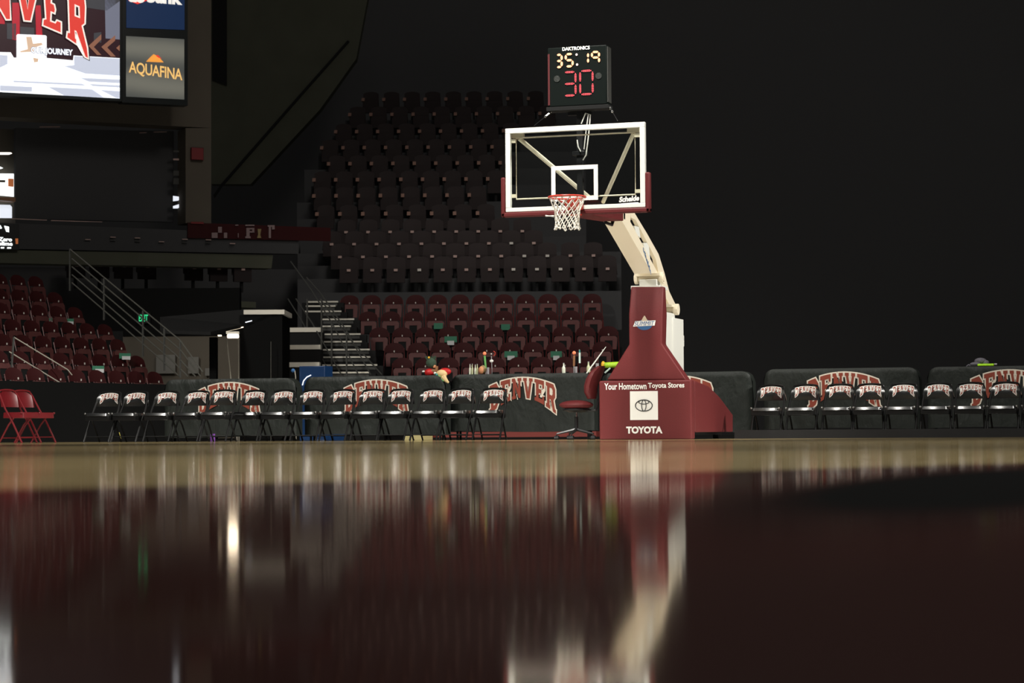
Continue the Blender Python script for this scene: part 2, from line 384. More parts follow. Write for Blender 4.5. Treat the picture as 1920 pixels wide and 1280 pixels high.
def ell(rx, rz, cx=0, cz=0, n=40): return [(cq.x+cx+rx*math.cos(2*PI*k/n), YF-.011, cq.z+cz+rz*math.sin(2*PI*k/n)) for k in range(n)]
em.tube(ell(.122, .080), .0065, 5, True); em.tube(ell(.032, .078, 0, 0, 30), .0055, 5, True); em.tube(ell(.075, .028, 0, .048, 30), .0055, 5, True)
em.build('emblem', 'black_print', base)
# side pads (one on each side), sloping down to the rear
def side(x0, x1):
    pr = [(1300, 712.5), (1330, 724), (1350, 744), (1374.5, 777), (1374.5, 809.5), (1300, 810)]
    pts = []
    for px, py in pr:
        p = PX(px, py, XR); pts.append((x0, max(p.y, YF+.215), p.z))
    return MB().prism(pts, (x1-x0, 0, 0))
sd = side(XR-.14, XR+.0).build('side_pad', 'maroon_vinyl', hp, bevel=.02)
side(XL, XL+.14).build('side_pad', 'maroon_vinyl', hp, bevel=.02)
YR = PX(1374, 800, XR).y
MB().box(XL+.15, XR-.15, YF+.22, YR-.05, .06, .34).build('ballast_frame', 'dull_black', hp, bevel=.01)
wh = MB()
for x in (XL+.2, XR-.2):
    for y in (YF+.5, YR-.25): wh.tube([(x-.04, y, .055), (x+.04, y, .055)], .055, 14)
wh.build('wheel', 'black_plastic', hp)
# tower pad
YT = YF+.05
tp = [(1137.5, 712.5), (1179.5, 645.5), (1179, 589), (1183, 537), (1244, 537), (1242, 589), (1240.5, 644.5), (1287, 712.5)]
fr = []; 
for px, py in tp:
    yy = YT + (.14 if py < 540 else 0); p = PY(px, py, yy); fr.append(Vector((p.x, yy, p.z)))
fb = [Vector((v.x, YT+.27, v.z)) for v in fr]
tm = MB(); n = len(fr)
tr = tessellate_polygon([[Vector((v.x, v.z, 0)) for v in fr]])
tm.add(fr+fb, [tuple(t) for t in tr]+[tuple(i+n for i in t)[::-1] for t in tr]+[(i, (i+1) % n, (i+1) % n+n, i+n) for i in range(n)])
tower = tm.build('tower_pad', 'maroon_vinyl', hp, bevel=.02)
tower['label'] = 'maroon tower pad carrying a small blue and white emblem'
# small summit emblem on the tower pad
e0 = PY(1208.5, 604, YT); ft2 = YT-.008
def sm(dy): return lambda x, y: (e0.x+x, YT-.006-dy, e0.z+y)
MB().flat([[(.115*math.cos(2*PI*k/30), -.035+.075*math.sin(2*PI*k/30)) for k in range(30)]], sm(0)).build('emblem_oval', 'blue_print', tower)
MB().flat([[(-.055, .01), (.055, .01), (.008, .092), (-.004, .092)]], sm(.002)).build('emblem_peak', 'tan_print', tower)
MB().flat([[(-.165, -.058), (.150, -.050), (.165, .024), (-.135, .018)]], sm(.004)).build('emblem_band', 'white_print', tower)
text_mb('SUMMIT', .285, .062, bold=.0, shear=.25, fn=lambda x, y: (e0.x+x, YT-.013, e0.z-.018+y)).build('lettering', 'blue_print', tower)
# post
XP = XC+.235
pz = PX(1262, 592, XP)
pm = MB().box(XC-.235, XP, YT+.275, PX(1266, 650, XP).y, .3, PX(1256, 586, XP).z)
post = pm.build('post', 'white_paint', hp, bevel=.008)
y1 = PX(1280.5, 650, XP).y; y0_ = PX(1261, 650, XP).y
MB().box(XC-.25, XP+.012, y0_, y1, .34, PX(1270, 597, XP).z).build('motor_cover', 'white_paint', hp, bevel=.008)
hz0, hz1 = PX(1281, 648, XP).z, PX(1281, 629, XP).z
MB().tube([(XP-.03, y1, hz1), (XP-.03, y1+.14, hz1), (XP-.03, y1+.14, hz0), (XP-.03, y1, hz0)], .014, 8).build('handle', 'white_paint', hp, smooth=True)
# arm: front rail and rear rail, joined by cross pieces, hinged on the post
XA0, XA1 = XC-.145, XC+.115
def prof(pxs, x0, x1, X=None):
    X = XA1 if X is None else X
    return MB().prism([(x0, PX(px, py, X).y, PX(px, py, X).z) for px, py in pxs], (x1-x0, 0, 0))
arm = prof([(1163.5, 399), (1163.5, 409), (1222, 512), (1234, 512), (1182, 415), (1183, 399)], XA0, XA1).build('front_rail', 'cream_paint', hp, bevel=.006)
rear = MB()
rear.prism([(XA1-.055, PX(px, py, XA1).y, PX(px, py, XA1).z) for px, py in
    [(1183, 399), (1190, 399), (1213, 437), (1235, 476), (1246, 511), (1255, 546), (1268, 573), (1258, 577), (1245, 552), (1236, 518), (1230, 486), (1207, 442), (1192, 412), (1183, 408)]], (.055, 0, 0))
rear.build('rear_rail', 'cream_paint', hp, bevel=.004)
for (c0, c1, c2, c3) in (((1190, 423), (1199, 425), (1202, 446), (1194, 440)), ((1208, 455), (1217, 455), (1220, 486), (1209, 470))):
    prof([c0, c1, c2, c3], XA1-.05, XA1-.005).build('cross_piece', 'white_paint', hp, bevel=.004)
text_mb('schelde', .50, .075, bold=.02, fn=lambda x, y: (XA1+.004, PX(1213, 488, XA1).y+x*.86+y*.1, PX(1213, 488, XA1).z-x*.66+y)).build('lettering', 'blue_print', hp)
hy = PX(1234, 517, XA1).y; hz = PX(1234, 517, XA1).z
hb = MB().box(XA0-.05, XA1+.05, hy-.10, hy+.10, hz-.005, hz+.045)
hb.tube([(XA0-.09, hy, hz-.03), (XA1+.09, hy, hz-.03)], .055, 14); hb.tube([(XA0-.08, hy, hz-.03), (XA0-.03, hy, hz-.03)], .085, 14); hb.tube([(XA1+.03, hy, hz-.03), (XA1+.08, hy, hz-.03)], .085, 14)
hb.build('hinge', 'cream_paint', hp, bevel=.004)
ptop = PX(1256, 586, XP).z
MB().box(XC-.14, XC+.12, hy-.10, hy+.14, PY(1215, 537, YT+.14).z-.25, hz-.05).build('hinge_block', 'white_paint', hp, bevel=.01)
MB().box(XC-.225, XC+.205, YT+.145, hy+.2, PY(1215, 539, YT+.14).z-.02, PY(1215, 535.5, YT+.14).z+.005).build('top_plate', 'white_paint', hp, bevel=.004)
h2 = PX(1266, 580, XP)
hr = MB().tube([(XA0-.06, h2.y, h2.z), (XP+.01, h2.y, h2.z)], .05, 14); hr.tube([(XP-.02, h2.y, h2.z), (XP+.05, h2.y, h2.z)], .085, 10); hr.box(XA0-.04, XP, h2.y-.2, h2.y+.1, h2.z+.03, h2.z+.065)
hr.build('rear_hinge', 'cream_paint', hp, bevel=.004)
mat('strut_paint', (.85, .80, .62), .4)
# maroon connector between arm and board, pipe mast
za = PX(1163, 404, XA1).z; ya = PX(1163.5, 404, XA1).y
cn = MB(); xb = -8.2
zc = za
bb0 = PY(1085, 392, YB+.08).z
cn.prism([(xb-.16, YB+.12, bb0+.06), (xb-.16, YB+.12, bb0-.03), (xb-.16, YB+.45, zc-.14), (xb-.16, ya-.02, zc-.075), (xb-.16, ya-.02, zc+.05)], (.30, 0, 0))
cn.build('arm_pad', 'maroon_vinyl', hp, bevel=.015)
MB().box(XA0, XA1, ya-.06, ya+.25, zc-.04, zc+.06).build('arm_head', 'white_paint', hp, bevel=.01)
cl = PX(1156, 411, XA1)
MB().tube([(XA0+.10, ya-.02, zc+.07), (XA0+.08, ya-.14, zc+.03), (XA0+.09, ya-.13, zc-.10), (XA0+.14, ya-.02, zc-.12), (XA0+.17, ya+.05, zc+.02)], .026, 8).build('cable_loop', 'black_plastic', hp, smooth=True)
# backboard
bx0 = PY(948.5, 300, YB).x; bx1 = PY(1210, 300, YB).x
bz1 = PY(948, 241, YB).z; bz0 = PY(950, 397, YB).z; bz1 = (bz1+PY(1210, 229, YB).z)/2; bz0 = (bz0+PY(1208, 389, YB).z)/2
fw = .066
fm = MB()
for a in ((bx0, bx1, bz1-fw, bz1), (bx0, bx1, bz0, bz0+fw*.8), (bx0, bx0+fw, bz0+fw*.8, bz1-fw), (bx1-fw, bx1, bz0+fw*.8, bz1-fw)): fm.box(a[0], a[1], YB-.02, YB+.045, a[2], a[3])
bb = fm.build('backboard_frame', 'white_paint', hp, bevel=.004)
MB().box(bx0+.03, bx1-.03, YB-.006, YB+.006, bz0+.03, bz1-.03).build('glass_panel', 'clear_glass', hp)
sx0, sx1 = PY(1034, 340, YB).x, PY(1121.5, 340, YB).x; sz1, sz0 = PY(1078, 310, YB).z, PY(1078, 376, YB).z; tk = .055
sq = MB()
for a in ((sx0, sx1, sz1-tk, sz1), (sx0, sx1, sz0, sz0+tk*.9), (sx0, sx0+tk, sz0+tk*.9, sz1-tk), (sx1-tk, sx1, sz0+tk*.9, sz1-tk)): sq.box(a[0], a[1], YB-.010, YB-.0065, a[2], a[3])
sq.build('shooting_square', 'white_print', hp)
g0 = PY(1180, 372.5, YB-.008)
text_mb('Schelde', pxw(1161, 1199, YB), pzh(366.5, 377, 1180, YB), bold=.05, shear=.15, fn=lambda x, y: (g0.x+x, YB-.009, g0.z+y+.05*x)).build('lettering', 'white_print', hp)
MB().flat([[(-.10, -.055), (.12, -.046), (.115, -.068), (-.13, -.078)]], lambda x, y: (g0.x+x, YB-.009, g0.z+y)).build('lettering_underline', 'white_print', hp)
pt = .052; zp = PY(942, 333, YB).z
pd = MB().box(bx0-pt-.01, bx0-.002, YB-.035, YB+.06, bz0-pt-.015, zp); pd.box(bx1+.002, bx1+pt+.01, YB-.035, YB+.06, bz0-pt-.015, zp-.01); pd.box(bx0-pt-.01, bx1+pt+.01, YB-.035, YB+.06, bz0-pt-.015, bz0-.004)
pd.build('edge_padding', 'maroon_vinyl', hp, bevel=.018)
# inner steel rod frame behind the glass, corner mounts and struts
yi = YB+.07; ix0, ix1 = PY(968, 300, yi).x, PY(1191, 300, yi).x; iz1, iz0 = PY(1078, 253.5, yi).z, PY(1078, 369, yi).z
MB().tube([(ix0, yi, iz0), (ix1, yi, iz0), (ix1, yi, iz1), (ix0, yi, iz1)], .012, 6, True).build('rod_frame', 'cream_paint', hp)
mt = MB()
for x, sg in ((ix0, -1), (ix1, 1)):
    for z in (iz1-.04, iz0+.04): mt.box(min(x, x+sg*.09), max(x, x+sg*.09), yi-.03, yi+.02, z-.022, z+.022)
mt.build('corner_mount', 'cream_paint', hp)
for xx, sg in ((ix0, 1), (ix1, -1)):
    MB().box(min(xx-.06*sg, xx+.10*sg), max(xx-.06*sg, xx+.10*sg), yi-.02, yi+.05, iz1+.0, iz1+.055).build('strut_bracket', 'cream_paint', hp)
s0 = Vector((ix0+.03, yi+.02, iz1)); e_ = PX(1108, 366, xb); MB().tube([s0, Vector((xb-.1, YB+1.1, PB(1110, 371, 30.0).z))], .030, 8).build('strut', 'strut_paint', hp, smooth=True)
s1 = Vector((ix1-.02, yi+.02, iz1)); MB().tube([s1, Vector((xb+.1, YB+1.0, PB(1132, 380, 30.0).z))], .027, 8).build('strut', 'strut_paint', hp, smooth=True)
MB().box(xb-.12, xb+.14, YB+.85, ya-.0, bz0+.02, bz0+.14).build('mount_beam', 'cream_paint', hp, bevel=.01)
# rim, plate and net
rc = Vector((PY(1063.5, 370, YB-.38).x, YB-.385, 0)); rz = PY(1063, 369.5, YB-.38).z
rim = MB(); rim.tube([(rc.x+.232*math.cos(2*PI*k/40), rc.y+.232*math.sin(2*PI*k/40), rz) for k in range(40)], .0125, 8, True)
rim.build('rim', 'rim_orange', hp, smooth=True)
rb = MB().box(rc.x-.09, rc.x+.09, YB-.03, YB-.021, rz-.20, rz+.01)
rb.prism([(rc.x-.11, YB-.03, rz-.005), (rc.x-.11, YB-.17, rz-.005), (rc.x-.11, YB-.15, rz-.05), (rc.x-.11, YB-.03, rz-.13)], (.22, 0, 0))
rb.tube([(rc.x-.19, rc.y+.14, rz), (rc.x-.10, YB-.05, rz-.06)], .01, 6); rb.tube([(rc.x+.19, rc.y+.14, rz), (rc.x+.10, YB-.05, rz-.06)], .01, 6)
rb.build('rim_bracket', 'rim_orange', hp)
net = MB(); NS = 14
def nr(t): return .226-.068*min(1, t/.40)**1.1-.012*max(0, (t-.4)/.6)+.012*max(0, (t-.8)/.2)
for k in range(NS):
    for sg in (1, -1):
        pts = []
        for j in range(11):
            t = j/10; an = 2*PI*(k+.5+sg*(t*3.3+.12*math.sin(t*9+k)))/NS
            pts.append((rc.x+nr(t)*math.cos(an), rc.y+nr(t)*math.sin(an), rz-.008-.385*t-.012*math.sin(k*2.1)*t))
        net.tube(pts, .0058, 4)
for k in range(NS):
    an = 2*PI*(k+.5)/NS; net.ball((rc.x+nr(1)*math.cos(an), rc.y+nr(1)*math.sin(an), rz-.395-.012*math.sin(k*2.1)), .013, 6)
net.build('net', 'net_white', hp)
p_ = PY(1023, 404, YB-.02); p2_ = PY(1039, 405, YB-.02)
MB().tube([p_, (p_+p2_)/2, p2_], [.016, .009, .016], 8).build('pad_tie', 'white_paint', hp, smooth=True)
# mast that carries the clock (bolted to the hoop)
xm = PY(1088, 300, YB+.35).x; ym = YB+.35
mz1 = PY(1088, 203, ym).z
mast = MB().box(xm-.038, xm+.038, ym-.035, ym+.035, bz0+.1, mz1); mast.box(xm-.09, xm+.09, ym-.06, ym+.06, PY(1088, 292, ym).z, PY(1088, 284, ym).z)
mast.box(xm-.16, xm+.16, ym-.03, ym+.03, PY(1100, 214, ym).z-.01, PY(1100, 214, ym).z+.03)
mast.build('mast', 'black_plastic', hp, bevel=.005)
cb = MB()
q = [PY(px, py, ym-.08) for px, py in ((1090, 232), (1098, 212), (1107, 215), (1104, 250), (1099, 290), (1093, 300))]
cb.tube(q, .008, 5); q = [PY(px, py, ym-.09) for px, py in ((1103, 215), (1099, 245), (1095, 280))]; cb.tube(q, .007, 5)
q = [PY(px, py, ym-.09) for px, py in ((1082, 262), (1084, 275), (1089, 284))]; cb.tube(q, .008, 5)
cb.build('cable', 'white_paint', hp, smooth=True)

# ------------------------------------------------------------------ shot clock on the mast
yc = YB+.20
cx0, cx1 = PY(1027, 140, yc).x, PY(1137.5, 140, yc).x; cz1 = PY(1080, 87, yc).z; cz0 = PY(1080, 198, yc).z
sc = wthing('shot_clock', ((cx0+cx1)/2, yc+.15, cz0), 'black shot clock with amber game time and red thirty, above the glass backboard', 'shot clock')
MB().box(cx0, cx1, yc, yc+.19, cz0, cz1).build('housing', 'clock_face', sc, bevel=.012)
MB().box(cx0-.02, cx1+.02, yc-.01, yc+.2, cz0-.055, cz0-.002).build('base_rail', 'dull_black', sc, bevel=.006)
MB().box(cx1+.001, cx1+.012, yc+.02, yc+.175, cz0+.03, cz1-.02).build('side_panel', 'rail_dark', sc)
MB().box(cx0+.004, cx0+.03, yc-.008, yc-.001, cz0+.02, cz1-.08).build('edge_strip', 'maroon_dark_vinyl', sc)
fy = yc-.012
def ck(px, py): p = PY(px, py, fy); return p.x, p.z
def slantfix(px, py): return ck(px, py)
lp = ck(1080, 90.5); text_mb('DAKTRONICS', pxw(1054.5, 1106, fy, 90), pzh(86.8, 93.6, 1080, fy), bold=.03, fn=lambda x, y: (lp[0]+x, fy, lp[1]+y)).build('lettering', 'sign_white', sc)
SEG = {'a': ((0, 1), (1, 1)), 'b': ((1, 1), (1, .5)), 'c': ((1, .5), (1, 0)), 'd': ((0, 0), (1, 0)), 'e': ((0, 0), (0, .5)), 'f': ((0, .5), (0, 1)), 'g': ((0, .5), (1, .5))}
DG = {'3': 'abgcd', '5': 'afgcd', '1': 'bc', '9': 'abcfg', '0': 'abcdef'}
def digit(ch, x0, x1, z0, z1, th, m_, dashed=False):
    mb = MB()
    for sname in DG[ch]:
        (a, b_), (c_, d_) = SEG[sname]; p = Vector((x0+(x1-x0)*a, z0+(z1-z0)*b_)); q_ = Vector((x0+(x1-x0)*c_, z0+(z1-z0)*d_))
        t = (q_-p).normalized(); nn = Vector((-t.y, t.x)); g = .07*(q_-p).length if not dashed else th*.55; p, q_ = p+t*g, q_-t*g
        if not dashed:
            mb.flat([[tuple(p), tuple(p+t*th*.6+nn*th/2), tuple(q_-t*th*.6+nn*th/2), tuple(q_), tuple(q_-t*th*.6-nn*th/2), tuple(p+t*th*.6-nn*th/2)]], lambda x, y: (x, fy, y))
        else:
            k = 7; L_ = (q_-p).length
            for i in range(k):
                c0 = p+t*L_*(i+.5)/k; h_ = L_/k*.33; w2 = th/2*(.55 if i in (0, k-1) else 1)
                for sgn in (-1, 1):
                    cc = c0+nn*sgn*w2*.55
                    mb.flat([[tuple(cc-t*h_-nn*w2*.42), tuple(cc+t*h_-nn*w2*.42), tuple(cc+t*h_+nn*w2*.42), tuple(cc-t*h_+nn*w2*.42)]], lambda x, y: (x, fy, y))
    return mb.build('digit', m_, sc)
def dg(ch, px0, px1, py0, py1, th, m_, dashed=False):
    a = ck(px0, py1); b_ = ck(px1, py0); digit(ch, a[0], b_[0], a[1], b_[1], th, m_, dashed)
dg('3', 1043.5, 1053, 102.5, 126, .030, 'led_amber'); dg('5', 1061, 1073.5, 101, 124.6, .030, 'led_amber')
dg('1', 1092, 1102.5, 98.8, 119, .028, 'led_amber'); dg('9', 1110, 1123, 97, 118.5, .028, 'led_amber')
col = MB()
for px, py in ((1081, 102.3), (1082, 121)):
    a = ck(px, py); col.flat([[(a[0]+.015*math.cos(2*PI*k/12), a[1]+.015*math.sin(2*PI*k/12)) for k in range(12)]], lambda x, y: (x, fy, y))
col.build('colon', 'led_white', sc)
dg('3', 1057.5, 1079, 134.5, 179.5, .026, 'led_red', True); dg('0', 1088, 1111, 132, 177, .026, 'led_red', True)
for px, py in ((1044, 147.5), (1122, 142)):
    a = ck(px, py); MB().flat([[(a[0]+.042*math.cos(2*PI*k/20), a[1]+.042*math.sin(2*PI*k/20)) for k in range(20)]], lambda x, y: (x, fy+.004, y)).build('speaker', 'speaker_grille', sc)
for (a, b_) in (((1038, 206), (1001, 236)), ((1141, 197), (1158, 226))):
    A, B = PY(*a, yc+.05), PY(*b_, yc-.1); w_ = MB().tube([A, B], .004, 5); mid = A.lerp(B, .42); w_.tube([A.lerp(B, .12), mid], .011, 6); w_.ball(A.lerp(B, .2), .018, 6); w_.ball(mid, .018, 6)
    w_.build('guy_wire', 'chrome', sc)

# ------------------------------------------------------------------ tables under dark covers
def covered_table(px0, px1, b, H, label, zb=.10, lettered=True, items=None, lcx=None):
    pm_ = (px0+px1-9)/2; Yf = PB(pm_, 760, b).y; x0, x1 = PY(px0, 760, Yf).x, PY(px1-9, 760, Yf).x
    Xc = (x0+x1)/2; Wd = x1-x0; D = .30; r = .17; seed = px0*.37
    t = wthing('table', (Xc, Yf+D/2, 0), label, 'table', 'long tables under dark covers')
    def ztop(x):
        d_ = max(0, abs(x)-(Wd/2-r)); return H-(r-math.sqrt(max(0, r*r-d_*d_)))*.9
    def disp(x, z):
        k = .010*noise.noise(Vector((x*2.2+seed, z*2.6, 1)))+.004*noise.noise(Vector((x*5+seed, z*4, 7)))
        low = max(0, .45-z); k += .05*low*noise.noise(Vector((x*3.5+seed, z*2, 3)))*1.5
        return k
    nx, nz = 64, 22; mb = MB()
    for i in range(nx+1):
        x = -Wd/2+Wd*i/nx; zt_ = ztop(x)
        zbx = zb+.012*math.sin(x*2.3+seed)
        e = max(0, (abs(x)-(Wd/2-.10))/.10); ye = .06*e*e
        col_ = []
        for j in range(nz+1):
            z = zbx+(zt_-zbx)*j/nz; y = Yf+disp(x, z)+ye+(.018 if j == nz else 0); col_.append((Xc+x, y, z))
        for yy in (Yf+.05, Yf+D/2, Yf+D-.03): col_.append((Xc+x, yy, zt_+.003))
        for z in (zt_-.02, (zt_+zbx)/2, zbx): col_.append((Xc+x, Yf+D, z))
        mb.v += col_
    m_ = nz+7
    for i in range(nx):
        for j in range(m_-1): mb.f.append((i*m_+j, (i+1)*m_+j, (i+1)*m_+j+1, i*m_+j+1))
    for i in (0, nx):   # end panels
        c0 = [i*m_+k for k in range(m_)]; half = m_//2
        for k in range(half-1 if m_ % 2 == 0 else half): mb.f.append((c0[k], c0[k+1], c0[m_-2-k], c0[m_-1-k]))
    cv = mb.build('cover', 'cover_cloth', t, smooth=True)
    for x in (-Wd/2+.1, Wd/2-.1):
        for y in (Yf+.08, Yf+D-.08): MB().tube([(Xc+x, y, 0), (Xc+x, y, zb+.15)], .02, 8).build('leg', 'black_steel', t)
    if lettered:
        lx = 0.0 if lcx is None else PY(lcx, 740, Yf).x-Xc
        zt0 = H-.035
        f = lambda dy: (lambda x, y: (Xc+lx+x, Yf+disp(lx+x, y)-dy, y))
        arch_word('DENVER', .545, zt0-.03, zt0-.155, zt0-.345, zt0-.60, f(.012), d=.018).build('letter_border', 'cream_print', cv)
        arch_word('DENVER', .545, zt0-.03, zt0-.155, zt0-.345, zt0-.60, f(.017), d=-.002).build('lettering', 'red_print', cv)
    return t, Xc, Yf, Wd
T1 = covered_table(306, 562, 36.75, 1.00, 'long table under dark cover, left of the upright blue panel', zb=.07, lcx=430)
T2 = covered_table(568.5, 842, 36.4, 1.02, 'long table under dark cover, second from the left, right of the blue panel', zb=.09, lcx=706)
T3 = covered_table(843.5, 1121, 36.0, 1.035, 'long dark covered table holding bottles, left of the hoop base', zb=.13, lcx=980)
T4 = covered_table(1125, 1419, 35.5, 1.03, 'long dark covered table partly hidden behind the hoop base', zb=.10, lcx=1272)
T5 = covered_table(1431, 1733, 34.4, 1.045, 'long dark covered table to the right of the gap beside the hoop', zb=.14, lcx=1583)
T6 = covered_table(1738.5, 2054, 33.7, 1.045, 'rightmost long dark covered table, grey cloth bundle on top', zb=.14, lcx=1892)

# low boards along the floor behind the bench chairs
def strip(name, px0, px1, b, z0, z1, m_, label, cat, dep=.05):
    Y_ = PB((px0+px1)/2, 815, b).y; x0, x1 = PY(px0, 815, Y_).x, PY(px1, 815, Y_).x
    return tag(MB().box(x0, x1, Y_, Y_+dep, z0, z1).build(name, m_), label, cat)
strip('floor_board', 800, 1118, 38.6, .035, .125, 'red_board', 'long low red board on the floor under the table nearest the hoop', 'board', .8)
strip('floor_board', 757, 792, 38.5, .0, .14, 'gold_board', 'short pale gold board on the floor under the second table', 'board', .5)
strip('floor_board', 575, 626, 38.5, .0, .12, 'blue_panel', 'low dark blue board on the floor right of the upright blue panel', 'board', .5)
ca, cb2 = PB(1377, 815, 33.35), PB(1990, 815, 31.95); ca.z = cb2.z = 0
tag(MB().prism([ca, cb2, cb2+Vector((0, .16, 0)), ca+Vector((0, .16, 0))], (0, 0, .125)).build('cable_cover', 'black_plastic'), 'long low black cable cover before the right hand chairs', 'cable cover')

# ------------------------------------------------------------------ folding chairs
def back_surface(W0, W1, z0, z1, y0, lean, curv, nx=14, nz=8, thick=.03, bulge=.02, rtop=.10):
    """curved back panel, rounded at the top; returns mesh and front surface function"""
    def fy_(x, z):
        v = (z-z0)/(z1-z0); return y0+lean*(z-z0)-curv*x*x-bulge*math.sin(PI*min(1, max(0, v)))
    mb = MB()
    def zt_(x, wv):
        t = abs(x)/wv; return z1-rtop*(t**2.6)
    for side_ in (0, 1):
        for i in range(nx+1):
            s_ = -1+2*i/nx
            for j in range(nz+1):
                v = j/nz; wv = W0+(W1-W0)*v; x = s_*wv/2
                zz = z0+(zt_(x, wv/2)-z0)*v; y = fy_(x, zz) if side_ == 0 else y0+lean*(zz-z0)-curv*x*x+thick*.5
                mb.v.append((x, y, zz))
    N1 = (nx+1)*(nz+1); st = nz+1
    for i in range(nx):
        for j in range(nz):
            a = i*st+j; mb.f.append((a, a+st, a+st+1, a+1)); mb.f.append((N1+a, N1+a+1, N1+a+st+1, N1+a+st))
    for i in range(nx):
        a = i*st; mb.f.append((a, N1+a, N1+a+st, a+st)); a = i*st+nz; mb.f.append((a, a+st, N1+a+st, N1+a))
    for j in range(nz):
        a = j; mb.f.append((a, a+1, N1+a+1, N1+a)); a = nx*st+j; mb.f.append((a, N1+a, N1+a+1, a+1))
    return mb, fy_
def seat_pad(w_f, w_b, yf, yb, z, th, r=.05):
    pts = []
    for (x, y, a0) in ((w_f/2-r, yf+r, -90), (w_b/2-r, yb-r, 0), (-w_b/2+r, yb-r, 90), (-w_f/2+r, yf+r, 180)):
        for k in range(4):
            an = math.radians(a0+30*k); pts.append((x+r*math.cos(an), y+r*math.sin(an), z-th))
    mb = MB(); n = len(pts); ins = .018 if .051 < th < .06 else .006
    top = [(p[0]*(1-ins/.21), p[1]*(1-ins/.21), z) for p in pts]
    mb.add(pts+top, [tuple(range(n))[::-1], tuple(range(n, 2*n))]+[(i, (i+1) % n, (i+1) % n+n, i+n) for i in range(n)])
    return mb
def folding_chair(name, lab, seat_m, frame_m, letters, legr=.015):
    t = empty(name, (0, 0, 0), 0, lab, 'chair')
    seat_pad(.42, .38, -.21, .19, .450, .052 if letters else .085).build('seat', seat_m, t, bevel=.009)
    if letters: MB().box(-.203, .203, -.195, .17, .335, .3975).build('seat_frame', frame_m, t, bevel=.006)
    mb, fy_ = back_surface(0.475 if letters else .42, .40 if letters else .38, .555 if letters else .53, .775, .215, .22, .9, thick=.03 if letters else .012, bulge=.028 if letters else .006, rtop=.075)
    bk_ = mb.build('backrest', seat_m, t, smooth=True)
    if letters:
        f = lambda dy: (lambda x, y: (x, fy_(x, y)-dy, y))
        arch_word('DENVER', .150, .760, .735, .690, .600, f(.004), d=.0075, dens=3).build('letter_border', 'white_print', bk_)
        arch_word('DENVER', .150, .760, .735, .690, .600, f(.007), d=-.0022, dens=3).build('lettering', 'red_print', bk_)
    for sx in (-1, 1):
        x = sx*.215; top_x = sx*.195
        MB().tube([(x, -.215, 0), (x, -.04, .30), (x, .10, .50), (top_x, .215, .70), (top_x*.93, .245, .745)], legr, 7).build('leg', frame_m, t, smooth=True)
        MB().tube([(sx*.19, .235, 0), (sx*.19, .06, .26), (sx*.19, -.10, .43)], legr*.9, 7).build('leg', frame_m, t, smooth=True)
    arc = [(-.181+.0*k, 0, 0) for k in range(0)]
    pts = [(.183*math.cos(PI*k/10)*(1 if abs(math.cos(PI*k/10)) < .98 else 1), .247+.01*math.sin(PI*k/10), .742+.043*math.sin(PI*k/10)**.6) for k in range(11)]
    MB().tube(pts, legr, 7).build('top_rail', frame_m, t, smooth=True)
    MB().tube([(-.215, -.165, .085), (.215, -.165, .085)], .008, 6).build('stretcher', frame_m, t)
    MB().tube([(-.19, .185, .075), (.19, .185, .075)], .008, 6).build('stretcher', frame_m, t)
    for sx in (-1, 1): MB().ball((sx*.205, -.19, .440), .017, 8).build('seat_hinge', 'hinge_steel' if letters else frame_m, t, smooth=True)
    return t
blk0 = folding_chair('folding_chair', 'x', 'black_vinyl', 'black_steel', True)
def bench_b(px):
    pts = [(150, 35.8), (850, 35.1), (1445, 33.75), (1990, 32.5)]
    for (a, b0), (c_, b1) in zip(pts, pts[1:]):
        if px <= c_: return b0+(b1-b0)*(px-a)/(c_-a)
    return pts[-1][1]
bl = [205.6, 256, 315, 370, 421, 479, 532, 588, 643, 700, 752, 812, 866, 927]
br = [1445.6, 1510, 1576, 1634, 1694.7, 1759.6, 1822, 1885, 1948]
first = [True]
def place(proto, loc, rz, label, group, flag):
    o = proto if flag[0] else copy_tree(proto); flag[0] = False
    o.location = loc; o.rotation_euler = (0, 0, rz); o['label'] = label; o['group'] = group; return o
def put_bench(px, label, group, db=0):
    b_ = bench_b(px)-db; p = PB(px, 745, b_)
    place(blk0, (p.x-.0, p.y-.22, 0), random.uniform(-.05, .05), label, group, first)
for i, px in enumerate(bl):
    extra = {0: 'black padded folding chair at the far left end of the bench row', 13: 'black padded folding chair ending the left row, before the hoop base'}.get(i,
        'black padded folding chair, %s from the left end of the left bench row' % ORD[i])
    put_bench(px, extra, 'black folding chairs left of the hoop', .5 if i == 4 else 0)
for i, px in enumerate(br):
    put_bench(px, 'black padded folding chair, %s to the right of the hoop base' % ORD[i], 'black folding chairs right of the hoop')
red0 = folding_chair('folding_chair', 'x', 'red_steel', 'red_steel', False); fr_ = [True]
p = PB(38, 745, 33.7); place(red0, (p.x, p.y, 0), TH+math.radians(62), 'red metal folding chair at the left edge, overlapping its twin', 'red folding chairs at the left edge', fr_)
p = PB(66, 745, 34.2); place(red0, (p.x, p.y, 0), TH+math.radians(62), 'red metal folding chair just left of the dark gap before black chairs', 'red folding chairs at the left edge', fr_)

